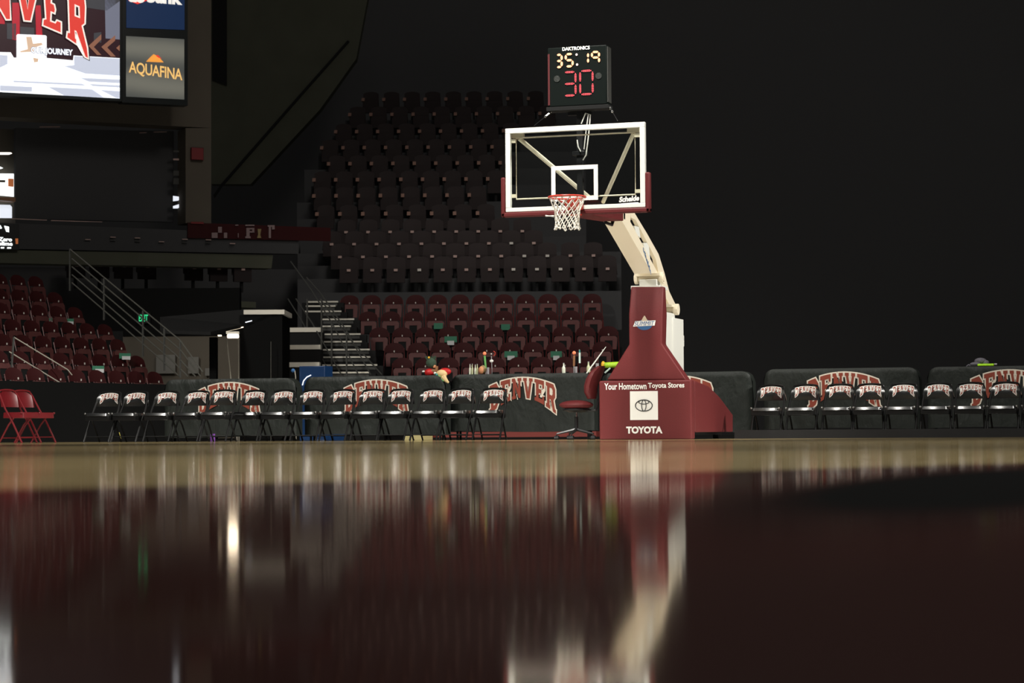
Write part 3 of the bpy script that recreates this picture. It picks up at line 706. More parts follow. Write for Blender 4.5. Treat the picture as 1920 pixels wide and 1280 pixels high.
# ------------------------------------------------------------------ seats in the stands
def stand_seat():
    t = empty('stadium_seat', (0, 0, 0), 0, 'x', 'seat')
    mb, _ = back_surface(.43, .38, .625, .84, .10, .20, .5, nx=8, nz=5, thick=.02, bulge=.006, rtop=.08); mb.build('backrest', 'seat_maroon', t, smooth=True)
    # folded seat pan with an open centre, hanging below the back
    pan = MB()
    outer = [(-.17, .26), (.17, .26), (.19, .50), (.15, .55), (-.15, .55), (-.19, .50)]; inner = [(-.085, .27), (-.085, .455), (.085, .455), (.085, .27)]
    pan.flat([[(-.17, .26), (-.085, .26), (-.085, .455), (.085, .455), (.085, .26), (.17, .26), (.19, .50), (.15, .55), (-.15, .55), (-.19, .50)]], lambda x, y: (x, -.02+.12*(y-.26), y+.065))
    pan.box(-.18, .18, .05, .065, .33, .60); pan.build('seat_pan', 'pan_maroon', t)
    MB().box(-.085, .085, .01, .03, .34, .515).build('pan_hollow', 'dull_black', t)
    for sx in (-1, 1): MB().tube([(sx*.222, -.14, 0), (sx*.222, .02, .42), (sx*.205, .12, .72)], .011, 5).build('leg', 'seat_steel', t)
    MB().box(-.011, .011, -.005, .005, .632, .668).build('number_plate', 'plate_silver', t)
    return t
st0 = stand_seat(); fs = [True]; place_log = {}
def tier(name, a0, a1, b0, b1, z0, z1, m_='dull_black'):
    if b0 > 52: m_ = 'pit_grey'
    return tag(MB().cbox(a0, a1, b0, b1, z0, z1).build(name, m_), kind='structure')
A_rows = [(754, 43.6, 9, 669), (739, 43.4, 10, 641), (711, 43.0, 11, 612), (690, 42.3, 11, 582), (655, 41.4, 12, 551)]
for r_, (px0, pit, n_, ty) in enumerate(A_rows):
    b_ = 48.2+.85*r_; topz = PB(900, ty, b_).z; fz = topz-.84
    for k in range(n_):
        p = PB(px0+pit*k, ty, b_)
        lab = 'maroon seat with folded pan, %s row of centre stand, %s from left end' % (['front', 'second', 'third', 'fourth', 'fifth'][r_], ORD[k])
        place(st0, (p.x, p.y, fz), TH, lab, 'maroon seats in the lower centre stand', fs)
    tier('seating_tier', (700-960)/F*b_ if r_ > 1 else (727-960)/F*b_, (1165-960)/F*b_, b_-.3, b_+.65, 0, fz-.001)
# papers and cloths lying on some seats
def paper(px, py, b_, w_, h_, m_, lab, cat, m2=None):
    p = PB(px, py, b_); t = wthing('seat_card', p, lab, cat, 'cards left on the seats')
    MB().box(-w_/2, w_/2, -.01, .0, -h_/2, h_/2, rot=TH, org=p).build('green_face', m_, t)
    if m2: MB().box(-w_*.28, w_*.28, -.03, -.012, -h_*.95, -h_*.25, rot=TH, org=p).build('white_flap', m2, t)
for px, py, w_, lb in ((845, 636, .27, 'green card with white flap on a centre stand seat, left of the others'), (958, 664, .28, 'green card with white flap on a seat above the covered table items'), (1043, 664, .24, 'green card with pale flap on a seat left of the hoop tower'),
                       (948, 613, .2, 'dark green card on a third row seat of the centre stand'), (822, 611, .2, 'dark grey green card on a third row seat, higher left')):
    paper(px, py, 49.0 if py > 650 else 49.83 if py > 630 else 50.68, w_, .13, 'green_paper', lb, 'card', 'white_paper' if py > 630 else None)
def upper_seat(kind):
    t = empty('stadium_seat', (0, 0, 0), 0, 'x', 'seat')
    mb, _ = back_surface(.46, .42, .40, .86, .12, .18, .5, nx=6, nz=4, thick=.03, bulge=.01, rtop=.06); mb.build('backrest', 'upper_maroon', t, smooth=True)
    MB().box(-.21, .21, -.02, .08, .24, .56).build('seat_pan', 'upper_maroon', t)
    if kind == 'B':
        MB().box(-.042, .042, -.045, -.022, .50, .555).build('number_plate', 'plate_dull', t)
    else:
        MB().prism([(-.25, -.10, .56), (-.25, -.02, .66), (-.25, .10, .66), (-.25, .10, .56)], (.085, 0, 0)).build('armrest', 'upper_arm', t)
    MB().box(-.03, .03, .05, .12, 0, .3).build('pedestal', 'dull_black', t)
    return t
ub = upper_seat('B'); ubf = [True]
B_rows = [(654, 44.1, 12, 506), (637.5, 43.2, 12, 481), (622, 42.1, 10, 457), (649, 41.3, 9, 434.5)]
bright = {(0, 3), (0, 7), (0, 8), (0, 9), (1, 8), (1, 9), (2, 8)}  # these plates get a paler colour to imitate a glint
for r_, (px0, pit, n_, ty) in enumerate(B_rows):
    b_ = 52.6+.8*r_; fz = PB(900, ty, b_).z-.52
    for k in range(n_):
        p = PB(px0+pit*k, ty, b_)
        lab = 'dark seat with %s plate, %s row above the centre walkway, %s from left' % ('bright' if (r_, k) in bright else 'dull', ORD[r_], ORD[k])
        o = place(ub, (p.x, p.y, fz), TH, lab, 'dark seats above the walkway', ubf)
        if (r_, k) in bright:
            for ch in o.children:
                if ch.name.startswith('number_plate'):
                    ch.data = ch.data.copy(); ch.data.materials[0] = M['plate_silver']
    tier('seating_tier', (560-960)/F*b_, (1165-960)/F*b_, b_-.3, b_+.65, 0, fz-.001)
uc = upper_seat('C'); ucf = [True]
C_rows = [(610, 43.0, 8, 400), (604, 41.6, 8, 366), (604, 40.7, 9, 336), (631, 40.2, 9, 306), (618, 39.9, 9, 276), (644, 39.3, 9, 246), (670, 39.6, 10, 214), (695, 38.7, 9, 186)]
for r_, (px0, pit, n_, ty) in enumerate(C_rows):
    b_ = 57+r_*.9; pit2 = .585*F/b_ if False else pit; fz = PB(850, ty, b_).z-.61
    for k in range(n_):
        p = PB(px0+pit*k, ty, b_)
        lab = 'dark maroon seat high up, %s row of the upper tier, %s from left' % (ORD[r_], ORD[k])
        place(uc, (p.x, p.y, fz), TH, lab, 'dark seats of the upper tier', ucf)
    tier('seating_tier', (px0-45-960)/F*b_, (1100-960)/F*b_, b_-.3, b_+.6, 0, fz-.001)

# left stand, turned towards the court
PH = math.radians(58); dl = rgt*math.cos(PH)+fwd*math.sin(PH); pl = -rgt*math.sin(PH)+fwd*math.cos(PH)
rows_s = [(316, 41.8, 10, 696), (283, 43.0, 9, 666), (246, 44.2, 8, 635), (222, 45.4, 8, 607), (166, 45.6, 7, 575), (128, 46.2, 6, 547), (92, 46.6, 5, 517)]
for r_, (pxr, b_, n_, ty) in enumerate(rows_s):
    p0 = PB(pxr-18, ty, b_); fz = p0.z-.84; k_ = 0
    for k in range(n_):
        q = p0-dl*(.515*k)
        lab = 'maroon seat in the left stand, %s row up, %s from right end' % (['front', 'second', 'third', 'fourth', 'fifth', 'sixth', 'seventh'][r_], ORD[k])
        place(st0, (q.x, q.y, fz), TH+PH, lab, 'maroon seats in the left stand', fs)
    e = p0+dl*.4; s_ = p0-dl*7
    tag(MB().prism([e-pl*.35+Vector((0, 0, -e.z)), s_-pl*.35+Vector((0, 0, -s_.z)), s_+pl*.55+Vector((0, 0, -s_.z)), e+pl*.55+Vector((0, 0, -e.z))], (0, 0, fz-.002)).build('seating_tier', 'dull_black'), kind='structure')
q0 = PB(316, 700, 41.8)+dl*.45-pl*.55; q1 = q0-dl*9; pz_ = PB(250, 722, 41.4).z
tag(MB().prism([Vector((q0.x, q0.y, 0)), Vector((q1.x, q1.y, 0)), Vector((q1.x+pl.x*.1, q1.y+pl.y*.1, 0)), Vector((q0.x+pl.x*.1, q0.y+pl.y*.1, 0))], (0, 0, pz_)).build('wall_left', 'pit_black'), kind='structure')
for px, py, b_, lb in ((11, 600, 44.3, 'green card on a left stand seat at the picture edge'), (88, 601, 45.0, 'green card with white corner, upper left stand'), (128, 602, 45.4, 'green card on an upper left stand seat, right of its neighbour'),
                       (234, 667, 42.7, 'green card with white flap on a left stand seat near the railing'), (184, 691, 41.0, 'pale green card on a left stand seat by the front row')):
    p = PB(px, py, b_); t = wthing('seat_card', p, lb, 'card', 'cards left on the seats')
    MB().box(-.11, .11, -.01, 0, -.05, .05, rot=TH+.5, org=p).build('green_face', 'green_paper', t); MB().box(-.06, .1, -.025, -.012, -.07, -.005, rot=TH+.5, org=p).build('white_flap', 'white_paper', t)

# ------------------------------------------------------------------ railings
def rail(name, lines, r, m_, posts, pr, pm_m, label, b_, cat='railing'):
    """lines / posts in the plane of the stair side"""
    P0 = PB(*lines[0][0], b_[0]); P1 = PB(*lines[0][-1], b_[1]); d = (P1-P0); d.z = 0; d.normalize()
    t = wthing(name, (P0.x, P0.y, 0), label, cat)
    for ln in lines: MB().tube([PPL(px, py, P0, d) for px, py in ln], r, 6).build('rail', m_, t, smooth=True)
    for a, b2 in posts: MB().tube([PPL(*a, P0, d), PPL(*b2, P0, d)], pr, 6).build('post', pm_m, t)
    return t
rail('stair_railing', [[(131, 467), (338, 638), (380, 697)], [(135, 485), (338, 655), (376, 705)], [(135, 500), (330, 665), (366, 705)], [(135, 515), (322, 675), (352, 705)], [(135, 530), (300, 672), (336, 705)]], .013, 'rail_steel',
     [((131, 467), (131, 545)), ((195, 522), (195, 600)), ((268, 582), (268, 668)), ((308, 615), (308, 695)), ((338, 638), (338, 708))], .02, 'rail_dark', 'long sloping steel stair railing at the right side of the left stand', (44.0, 40.5))
rail('hand_rail', [[(26, 632), (127, 693), (135, 703)], [(17, 659), (120, 722)]], .011, 'rail_bright', [((26, 632), (19, 722))], .02, 'rail_dark', 'short pair of bright sloping handrails in front of the left stand', (39.2, 39.6), 'handrail')
rail('stair_railing', [[(545, 490), (585, 545), (625, 610), (672, 702)], [(575, 520), (600, 548), (650, 620), (695, 702)], [(540, 560), (565, 600), (620, 702)], [(555, 560), (585, 605), (640, 702)], [(600, 560), (660, 640), (716, 702)]], .014, 'rail_dark',
     [((603, 560), (603, 705)), ((622, 600), (622, 705)), ((650, 620), (650, 705)), ((576, 560), (576, 640))], .02, 'rail_dark', 'dark sloping railing over the centre stairs', (47.5, 45.2))

# ------------------------------------------------------------------ centre stairs (pale nosings), wide steps beside them
b0 = 46.0
ys = [700, 686, 671, 657, 642, 628, 613, 600, 585, 575, 567]; rx = [693, 715-8, 694, 693, 678, 676, 658, 664, 640, 629, 634]
for i, (y_, xr) in enumerate(zip(ys, rx)):
    b_ = b0+i*.30; z = PB(640, y_, b_).z; a0 = (566-960)/F*b_; a1 = (xr-960)/F*b_
    tier('stair_step', a0, a1+.12, b_, b_+.32, 0, z)
    MB_ = MB().cbox((560+i*1.5-960)/F*b_ if i > 7 else (604-960)/F*b_, a1, b_-.02, b_+.03, z+.001, z+.034)
    tag(MB_.build('trim_%d' % (i+1), 'pale_concrete'), kind='structure')
    tag(MB().cbox((606-960)/F*b_, a1-.02, b_-.012, b_-.001, z-.075, z-.02).build('trim_%d' % (i+21), 'rail_dark'), kind='structure')
for i, (x0, x1, y0, y1) in enumerate(((527.5, 598.5, 679, 688), (530, 600.5, 646.5, 655), (532, 603, 614, 622.5))):
    b_ = 45.2+i*.7; za, zb_ = PB(560, y1, b_).z, PB(560, y0, b_).z
    tier('stair_step', (x0-960)/F*b_, (x1-960)/F*b_, b_+.01, b_+.7, 0, za)
    tag(MB().cbox((x0-960)/F*b_, (x1-960)/F*b_, b_-.02, b_+.3, za+.001, zb_).build('trim_%d' % (i+41), 'pale_concrete'), kind='structure')

# ------------------------------------------------------------------ entrance tunnel
bt = 43.8
def cquad(x0, x1, y0, y1, b_, dep, name, m_, kind='structure'):
    z1, z0 = PB((x0+x1)/2, y0, b_).z, PB((x0+x1)/2, y1, b_).z
    o = MB().cbox((x0-960)/F*b_, (x1-960)/F*b_, b_, b_+dep, max(0, z0), z1).build(name, m_)
    if kind: o['kind'] = kind
    return o
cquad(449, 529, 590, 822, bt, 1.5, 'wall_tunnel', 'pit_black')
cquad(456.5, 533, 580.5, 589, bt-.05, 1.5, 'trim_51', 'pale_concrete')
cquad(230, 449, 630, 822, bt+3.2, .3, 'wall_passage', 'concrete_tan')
cquad(230, 449, 540, 629.5, bt+3.18, .3, 'wall_passage_unlit', 'pit_black')  # unlit upper passage wall, its shade put into a black colour
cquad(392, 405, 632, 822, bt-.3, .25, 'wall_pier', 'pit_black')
PR = [PB(300, 625, 42.5), PB(395, 628, 42.3), PB(455, 614, bt), PB(520, 590, bt), PB(456, 586, bt+.2), PB(300, 600, 43.5)]
rf = MB(); pp = PR; rf.prism(pp, (0, 0, .06)); tag(rf.build('ceiling', 'dull_black'), kind='structure')
lt = wthing('ceiling_lamp', PB(437, 630, bt+1.5), 'glowing white tube lamp under the low tunnel roof', 'lamp')
p = PB(437, 630, bt+1.5); MB().box(-.115, .115, -.05, .05, -.04, .04, rot=TH, org=p).build('tube_cover', 'lamp_white', lt, bevel=.02); MB().box(-.13, .13, -.07, .07, .045, .09, rot=TH, org=p).build('lamp_housing', 'white_paint', lt)
l = bpy.data.lights.new('tunnel_lamp_light', 'POINT'); l.energy = 5; l.color = (1, .82, .6); l.shadow_soft_size = .12; lo = bpy.data.objects.new('tunnel_lamp_light', l); C.objects.link(lo); lo.location = p+Vector((0, 0, -.15))-fwd*.1
p = PB(412, 629, bt+1.5); t = wthing('ceiling_lamp', p, 'small warm lamp under the tunnel roof, left of the tube lamp', 'lamp'); MB().box(-.035, .035, -.03, .03, -.014, .014, rot=TH, org=p).build('diffuser', 'lamp_warm', t)
p = PB(466, 603, bt-.12); t = wthing('exit_marker_lamp', p, 'short slanted white light bar on the tunnel wall', 'lamp'); a = PB(460, 604.3, bt-.08); c_ = PB(472.5, 601, bt-.08); MB().tube([a, c_], .011, 6).build('light_bar', 'lit_pale', t)
a = PB(424, 620.5, bt-.2); c_ = PB(456, 613, bt-.05); tag(MB().tube([a, c_], .012, 6).build('trim_52', 'lamp_warm'), kind='structure')  # bright roof edge, its light put into a glowing material
for (a, c_, r, lb) in (((425, 634), (432.5, 706), .013, 'thin leaning pale pole in the tunnel mouth, leftmost'), ((447, 634), (447.5, 706), .009, 'thin upright pale pole at the tunnel wall edge'), ((508, 640), (508, 704), .007, 'thin dim pole against the black tunnel wall')):
    A, B = PB(*a, bt-.25), PB(*c_, bt-.25); B2 = A.lerp(B, A.z/(A.z-B.z)); tag(MB().tube([A, B2], r, 6).build('pole', 'rail_bright' if r > .008 else 'rail_steel'), lb, 'pole')
# notices inside the passage
for (x0, x1, y0, y1, m_, lb) in ((352, 372, 669, 700, 'grey_cup', 'pale notice sheet on the passage wall by the railing foot'), (292, 328, 665, 700, 'white_paper', 'white door panel seen through the stair railing'), (384, 392, 690, 704, 'grey_cup', 'small pale box at the tunnel pier foot')):
    z1, z0 = PB(x0, y0, bt+3.1).z, PB(x0, y1, bt+3.1).z
    tag(MB().cbox((x0-960)/F*(bt+3.1), (x1-960)/F*(bt+3.1), bt+3.1, bt+3.15, z0, z1).build('notice_sheet', 'notice_grey'), lb, 'notice')
# green exit sign seen through the railing
p = PB(269, 596, bt+3.12); t = wthing('exit_sign', p, 'small glowing green exit sign seen through the stair railing', 'sign')
MB().box(-.14, .14, 0, .06, -.11, .11, rot=TH, org=p).build('sign_box', 'dull_black', t)
rot = Matrix.Rotation(TH, 3, 'Z')
text_mb('EXIT', .19, .14, bold=.03, fn=lambda x, y: tuple(p+rot @ Vector((x, -.006, y)))).build('lettering', 'exit_green', t)

# ------------------------------------------------------------------ left side wall of the bowl with the boards
PHW = math.radians(25.7); dw = rgt*math.cos(PHW)+fwd*math.sin(PHW); nw = -rgt*math.sin(PHW)+fwd*math.cos(PHW); W0 = PB(0, 400, 50.0)
def wq(pts, dep, off=0.0, mb=None):
    mb = mb or MB(); P0 = W0-nw*off
    return mb.prism([PPL(px, py, P0, dw) for px, py in pts], nw*dep)
def rect(x0, y0, x1, y1, s_=.053): m_ = lambda x: s_*(x-x0); return [(x0, y0), (x1, y0+m_(x1)), (x1, y1+m_(x1)), (x0, y1)]
tag(wq([(-60, -60), (396, -60), (396, 240), (0, 219), (-60, 216)], .6, 0).build('wall_upper', 'concrete_brown'), kind='structure')
tag(wq([(348, 240), (396, 240), (396, 420), (348, 418)], .6, 0).build('wall_column', 'concrete_brown'), kind='structure')
tag(wq([(-40, 467), (512, 478), (509, 503), (-40, 492)], .5, 0).build('trim_61', 'concrete'), kind='structure')
tag(wq([(390, 561), (480, 566), (480, 577), (390, 574)], .5, 0).build('trim_62', 'concrete'), kind='structure')
tag(wq([(285, 560), (382, 563), (382, 577), (285, 575)], .5, 0).build('trim_63', 'concrete'), kind='structure')
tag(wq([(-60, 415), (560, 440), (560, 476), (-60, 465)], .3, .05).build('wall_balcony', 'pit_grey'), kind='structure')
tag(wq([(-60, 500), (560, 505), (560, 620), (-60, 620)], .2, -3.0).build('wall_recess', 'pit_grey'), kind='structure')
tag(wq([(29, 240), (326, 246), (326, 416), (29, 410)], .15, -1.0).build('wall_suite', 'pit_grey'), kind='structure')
tag(wq([(22, 409), (88, 412), (88, 413.3), (22, 410.5)], .04, .1).build('trim_64', 'plate_dull'), kind='structure')
tag(wq([(96, 412.5), (192, 415.5), (192, 416.4), (96, 414)], .04, .1).build('trim_65', 'plate_dull'), kind='structure')
# concrete slope under the upper tier
Bp = 64.0
sl = [PB(px, py, Bp) for px, py in ((396, -60), (700, -60), (668, 110), (600, 205), (470, 345), (396, 345))]
tag(MB().prism(sl, fwd*.5).build('wall_ramp', 'concrete'), kind='structure')
tag(MB().prism([PB(px, py, Bp-.1) for px, py in ((400, 366), (414, 345), (557, 182), (652, 75), (655, 78), (559.5, 186), (417, 349), (402, 371))], fwd*.05).build('trim_66', 'dull_black'), kind='structure')
tag(MB().prism([PB(px, py, Bp-.1) for px, py in ((398, -60), (425, -60), (425, 160), (398, 150))], fwd*.05).build('trim_67', 'dull_black'), kind='structure')
def wthing_w(name, px, py, label, cat, group=None):
    return wthing(name, PPL(px, py, W0, dw), label, cat, group)
t = wthing_w('alarm_box', 370, 288, 'small square dark red box on the concrete column', 'box')
wq([(359.5, 277), (381, 278), (381, 299.5), (359.5, 298.5)], .1, .12).build('box_face', 'red_box', t)
wq([(358.5, 276), (382, 277), (382, 300.5), (358.5, 299.5)], .05, .08).build('box_rim', 'seat_steel', t)
# banner letters on the balcony
t = wthing_w('banner', 450, 432, 'dim maroon banner with broken pale block letters on the balcony front', 'banner')
wq([(352, 417), (620, 427), (620, 452), (352, 446)], .05, .10).build('banner_cloth', 'seat_maroon', t)
lb = MB()
for pts in ([(358, 415.5), (382, 416), (382, 420), (358, 419)],): wq(pts, .02, .13, lb)
lb.build('banner_strip', 'red_box', t)
for x0, x1, y0, y1 in ((397, 408, 436, 446), (409, 416, 425, 436), (420, 426, 436, 446), (446, 447.5, 437, 445), (460, 477, 421, 423.5), (460, 470, 443, 446.5), (462, 468, 427, 443), (468, 477, 427, 430), (473, 477, 430, 436), (468, 475, 433, 436), (502, 515, 422, 425), (510, 515, 425, 430), (504, 508, 425, 446), (441, 447, 421, 423)):
    wq([(x0, y0), (x1, y0), (x1, y1), (x0, y1)], .02, .13).build('letter_block', 'banner_pale', t)
lb = MB(); wq([(483, 429), (490, 429), (488, 440), (490, 446), (482, 446), (484, 440)], .02, .13, lb); lb.build('letter_block', 'tan_cloth', t)
for i, (x, y, two) in enumerate(((165, 448, 0), (212, 443.5, 1), (258, 445, 1), (303, 452, 0), (347, 447.5, 1), (391, 448.5, 1), (436, 455.5, 0))):
    t = wthing_w('step_light', x, y, 'small dim marker bar on the balcony front, %s from the left' % ORD[i], 'marker', 'marker bars on the balcony front')
    wq([(x-5, y), (x+5, y+.3), (x+5, y+1.8), (x-5, y+1.5)], .03, .12).build('marker_bar', 'plate_dull', t)
    if two: wq([(x-5, y+5.5), (x+5, y+5.8), (x+5, y+7), (x-5, y+6.7)], .03, .12).build('marker_bar', 'rail_dark', t)
for i, (x, y) in enumerate(((143, 497), (188, 497.5), (232, 498.5), (276, 499.5), (364, 502), (410, 503.5), (455, 504.5))):
    p = PB(x, y+5, 52.5); o = copy_tree(ub); o.location = (p.x, p.y, p.z-.47); o.rotation_euler = (0, 0, TH+PHW); o['label'] = 'dark seat with small plate under the left concrete beam, %s from the left' % ORD[i]; o['group'] = 'dark seats under the left beam'
# lit concourse at the left edge
def lit(name, pts, m_, label, cat, off=-.4, dep=.05):
    cx = sum(p[0] for p in pts)/len(pts); cy = sum(p[1] for p in pts)/len(pts)
    o = wq(pts, dep, off).build(name, m_); return tag(o, label, cat)
tag(wq([(-40, 240), (29, 243), (29, 470), (-40, 470)], .1, -1.6).build('wall_concourse', 'concrete_brown'), kind='structure')
lit('strip_lamp', [(-20, 285.5), (20, 285.5), (23, 287.5), (18, 289.5), (-20, 289.5)], 'lamp_white', 'thin white strip lamp high on the left concourse', 'lamp')
lit('strip_lamp', [(-20, 312), (1, 312.5), (6, 315), (1, 316.5), (-20, 316.5)], 'lit_white', 'short white lamp at the left picture edge, below the strip lamp', 'lamp')
tag(wq([(-30, 325), (27, 325.5), (27.5, 368.5), (-30, 363)], .05, -1.3).build('window_1', 'lit_white'), kind='structure')
tag(wq([(-30, 383), (19, 384), (22.5, 388), (22.5, 408.5), (-30, 408)], .05, -1.3).build('window_2', 'lit_pale'), kind='structure')
tag(wq([(-30, 369), (30, 370), (30, 378), (-30, 372)], .3, -1.0).build('trim_71', 'toy_brown'), kind='structure')
lit('hanging_sign', [(16, 334.5), (25.5, 335), (25.5, 350), (16, 349)], 'lit_orange', 'small orange hanging sign before the bright left window', 'sign', -1.2)
lit('hanging_sign', [(-20, 337), (10, 337.5), (10, 341.5), (-20, 340.5)], 'concrete_brown', 'narrow brown sign bar before the bright left window', 'sign', -1.2)
t = wthing_w('menu_board', 10, 455, 'dark menu board with bright white writing at the left edge', 'board')
wq([(-30, 418), (36, 420), (36, 468), (-30, 467)], .05, .12).build('board_panel', 'black_plastic', t)
mbp = PPL(8, 455, W0-nw*.13, dw)
fnw = lambda x, y, c0: tuple(c0+dw*x+Vector((0, 0, y)))
text_mb('slime', pxw(1, 22, 47)*1.0, .09, bold=.04, fn=lambda x, y: fnw(x, y, PPL(11, 456.5, W0-nw*.13, dw))).build('lettering', 'lit_white', t)
text_mb('Zero', pxw(0, 21, 47)*1.0, .09, bold=.04, fn=lambda x, y: fnw(x, y, PPL(10, 448.5, W0-nw*.13, dw))).build('lettering', 'lit_white', t)
wq([(8, 423), (17, 425), (17, 435), (12, 434)], .02, .14).build('menu_picture', 'lit_white', t)
wq([(-10, 422), (1, 422), (4, 428), (-10, 430)], .02, .14).build('menu_picture', 'lit_white', t)
wq([(29, 447), (34, 447), (34, 457), (30, 457)], .02, .14).build('menu_picture', 'lit_orange', t)
lit('wall_lamp', [(2, 463), (8, 463), (8, 465.5), (2, 465.5)], 'lit_white', 'tiny white lamp under the menu board, left one', 'lamp', .15)
lit('wall_lamp', [(14, 463.3), (21, 463.3), (21, 465.8), (14, 465.8)], 'lit_white', 'tiny white lamp under the menu board, right one', 'lamp', .15)
t = wthing_w('ceiling_truss_window', 334, 360, 'narrow strip of bright panes between dark suite and column', 'window strip')
for y0, y1, m_ in ((282, 286, 'rail_dark'), (297, 301, 'plate_dull'), (320, 330, 'rail_dark'), (334, 346, 'rail_dark')):
    wq([(325, y0), (342.5, y0), (342.5, y1), (325, y1-1)], .03, -.5).build('pane', m_, t)
wq([(325, 367), (342, 369.5), (334, 376), (325, 377)], .03, -.5).build('pane', 'lit_pale', t); wq([(325, 386), (341, 381), (342, 386), (333, 390.5), (325, 390.5)], .03, -.5).build('pane', 'lit_pale', t)
for (x0, x1, y, lb) in ((262, 275, 248, 'faint reflection strip lamp over the dark suite, left'), (289, 313, 246.5, 'faint strip lamp over the dark suite, right'), (75, 113, 237, 'faint strip lamp over the dark suite, far left')):
    lit('strip_lamp', [(x0, y), (x1, y-.3), (x1, y+1.2), (x0, y+1.6)], 'plate_dull', lb, 'lamp', -.96)

# video board
t = wthing_w('video_board', 110, 90, 'large lit video board showing arched red lettering at upper left', 'video board')
K = 1.2
def vq(pts, off, m_, name, par=None): return wq(pts, .004, K+off, None).build(name, m_, par or t)
wq([(-60, -60), (228.5, -60), (228.5, 190), (-60, 176)], .35, K-.0).build('cabinet', 'scr_edge', t)
scrn = vq([(-60, -50), (224.5, -50), (224.5, 184.5), (0, 172.5), (-60, 169.5)], .01, 'scr_dark', 'screen')
for pts, m_ in (([(23, 5), (37, 5), (37, 76), (23, 74)], 'scr_red'), ([(66, 10), (76, 10), (80, 74), (68, 70)], 'scr_red'), ([(-10, 10), (8, 12), (9, 45), (-10, 44)], 'scr_red'),
                ([(13, 44), (30, 44), (30, 74), (13, 73)], 'scr_grey'), ([(38, 50), (64, 52), (64, 72), (38, 70)], 'scr_grey'), ([(150, -40), (224.5, -40), (224.5, 2), (200, 20), (160, 14)], 'scr_grey'),
                ([(196, -40), (224.5, -40), (224.5, 74), (198, 72)], 'scr_blue'), ([(176, 62), (190, 60), (190, 80), (176, 78)], 'scr_grey')):
    vq(pts, .02, m_, 'screen_picture', scrn)
vq([(-60, 96), (20, 98), (26, 108), (80, 108), (137, 113), (138, 104), (224.5, 109), (224.5, 184.5), (0, 172.5), (-60, 169.5)], .03, 'scr_white', 'screen_picture', scrn)
vq([(31, 66), (33, 64), (85, 66), (87.5, 68), (87.5, 112), (31, 110)], .034, 'scr_white', 'screen_picture', scrn)
for pts in ([(139, 105), (224.5, 110), (224.5, 142), (160, 138), (120, 124), (139, 122)], [(25, 151), (224.5, 160), (224.5, 164), (25, 154)], [(-10, 102), (14, 104), (14, 120), (-10, 132)], [(90, 163), (168, 167), (224.5, 171), (224.5, 184), (120, 179)], [(150, 146), (224.5, 149), (224.5, 156), (166, 153)], [(0, 160), (60, 163), (60, 172), (0, 170)]):
    vq(pts, .036, 'scr_pale', 'screen_picture', scrn)
vq([(118, 138), (133, 140), (218, 184), (196, 183), (168, 164)], .040, 'scr_white', 'screen_picture', scrn)
for pts in ([(49, 69), (59, 69), (62, 82), (78, 80), (80, 84), (62, 90), (64, 97), (38, 98), (38, 96), (52, 92)], [(62, 108), (72, 110), (71, 116), (64, 117)]): vq(pts, .042, 'scr_tan', 'screen_picture', scrn)
for pts in ([(190, 64), (190, 74), (176, 88), (190, 103), (182, 103), (166, 86)], [(216, 66), (216, 76), (201, 89), (217, 106), (208, 106), (190, 88)], [(224.5, 84), (224.5, 96), (218, 90)]): vq(pts, .044, 'scr_chev', 'screen_picture', scrn)
# arched letters of the board, drawn as block shapes following the arch
def vlet(loops, off, m_, d=0):
    mb = MB(); P0 = W0-nw*(K+off)
    L2 = []
    for li, lp in enumerate(loops):
        q = [(x, -y) for x, y in lp]; ar = sum(q[i-1][0]*q[i][1]-q[i][0]*q[i-1][1] for i in range(len(q)))
        if ar < 0: q = q[::-1]
        q = offs(q, d if li == 0 else -d); L2.append(q)
    mb.flat(L2, lambda x, y: tuple(PPL(x, -y, P0, dw))); return mb.build('lettering', m_, scrn)
letters = [
 [[(-60, -40), (-8, -40), (2, -8), (8, -8), (17, -40), (19, 36), (12, 36), (-14, -10), (-60, -20)]],
 [[(30, -40), (42, -40), (52, 18), (58, -40), (75, -40), (57, 39), (46, 38)]],
 [[(82, -40), (135, -40), (116, -6), (112, -8), (96, -14), (95, 6), (101, 9), (103, 18), (102, 24), (95, 21), (94, 40), (104, 44), (107, 39), (114, 42), (114, 61), (81, 47), (82, 37), (87, 36)]],
 [[(120, -40), (152, -40), (158, -2), (159.5, 13), (158.5, 44), (153, 48), (163, 90), (165, 109), (160, 106), (143, 58), (140, 57), (141, 72), (143, 74), (143, 82), (126, 70), (127, 61), (131, 62), (129, 2)], [(140, 8), (149, 12), (150, 34), (140, 30)]]]
for lp in letters:
    vlet(lp, .046, 'scr_edge', 4.0); vlet(lp, .052, 'scr_cream', 2.6); vlet(lp, .058, 'scr_letter', -.2)
pj = PPL(97.5, 97.5, W0-nw*(K+.06), dw)
text_mb('OUR JOURNEY', (PPL(136, 97, W0-nw*K, dw)-PPL(58, 97, W0-nw*K, dw)).length*1.02, .185, bold=.085, fn=lambda x, y: tuple(pj+nw*.006+dw*x+Vector((0, 0, y)))).build('letter_border', 'scr_blue', scrn)
text_mb('OUR JOURNEY', (PPL(136, 97, W0-nw*K, dw)-PPL(58, 97, W0-nw*K, dw)).length, .165, bold=.03, fn=lambda x, y: tuple(pj+dw*x+Vector((0, 0, y)))).build('lettering', 'scr_white', scrn)
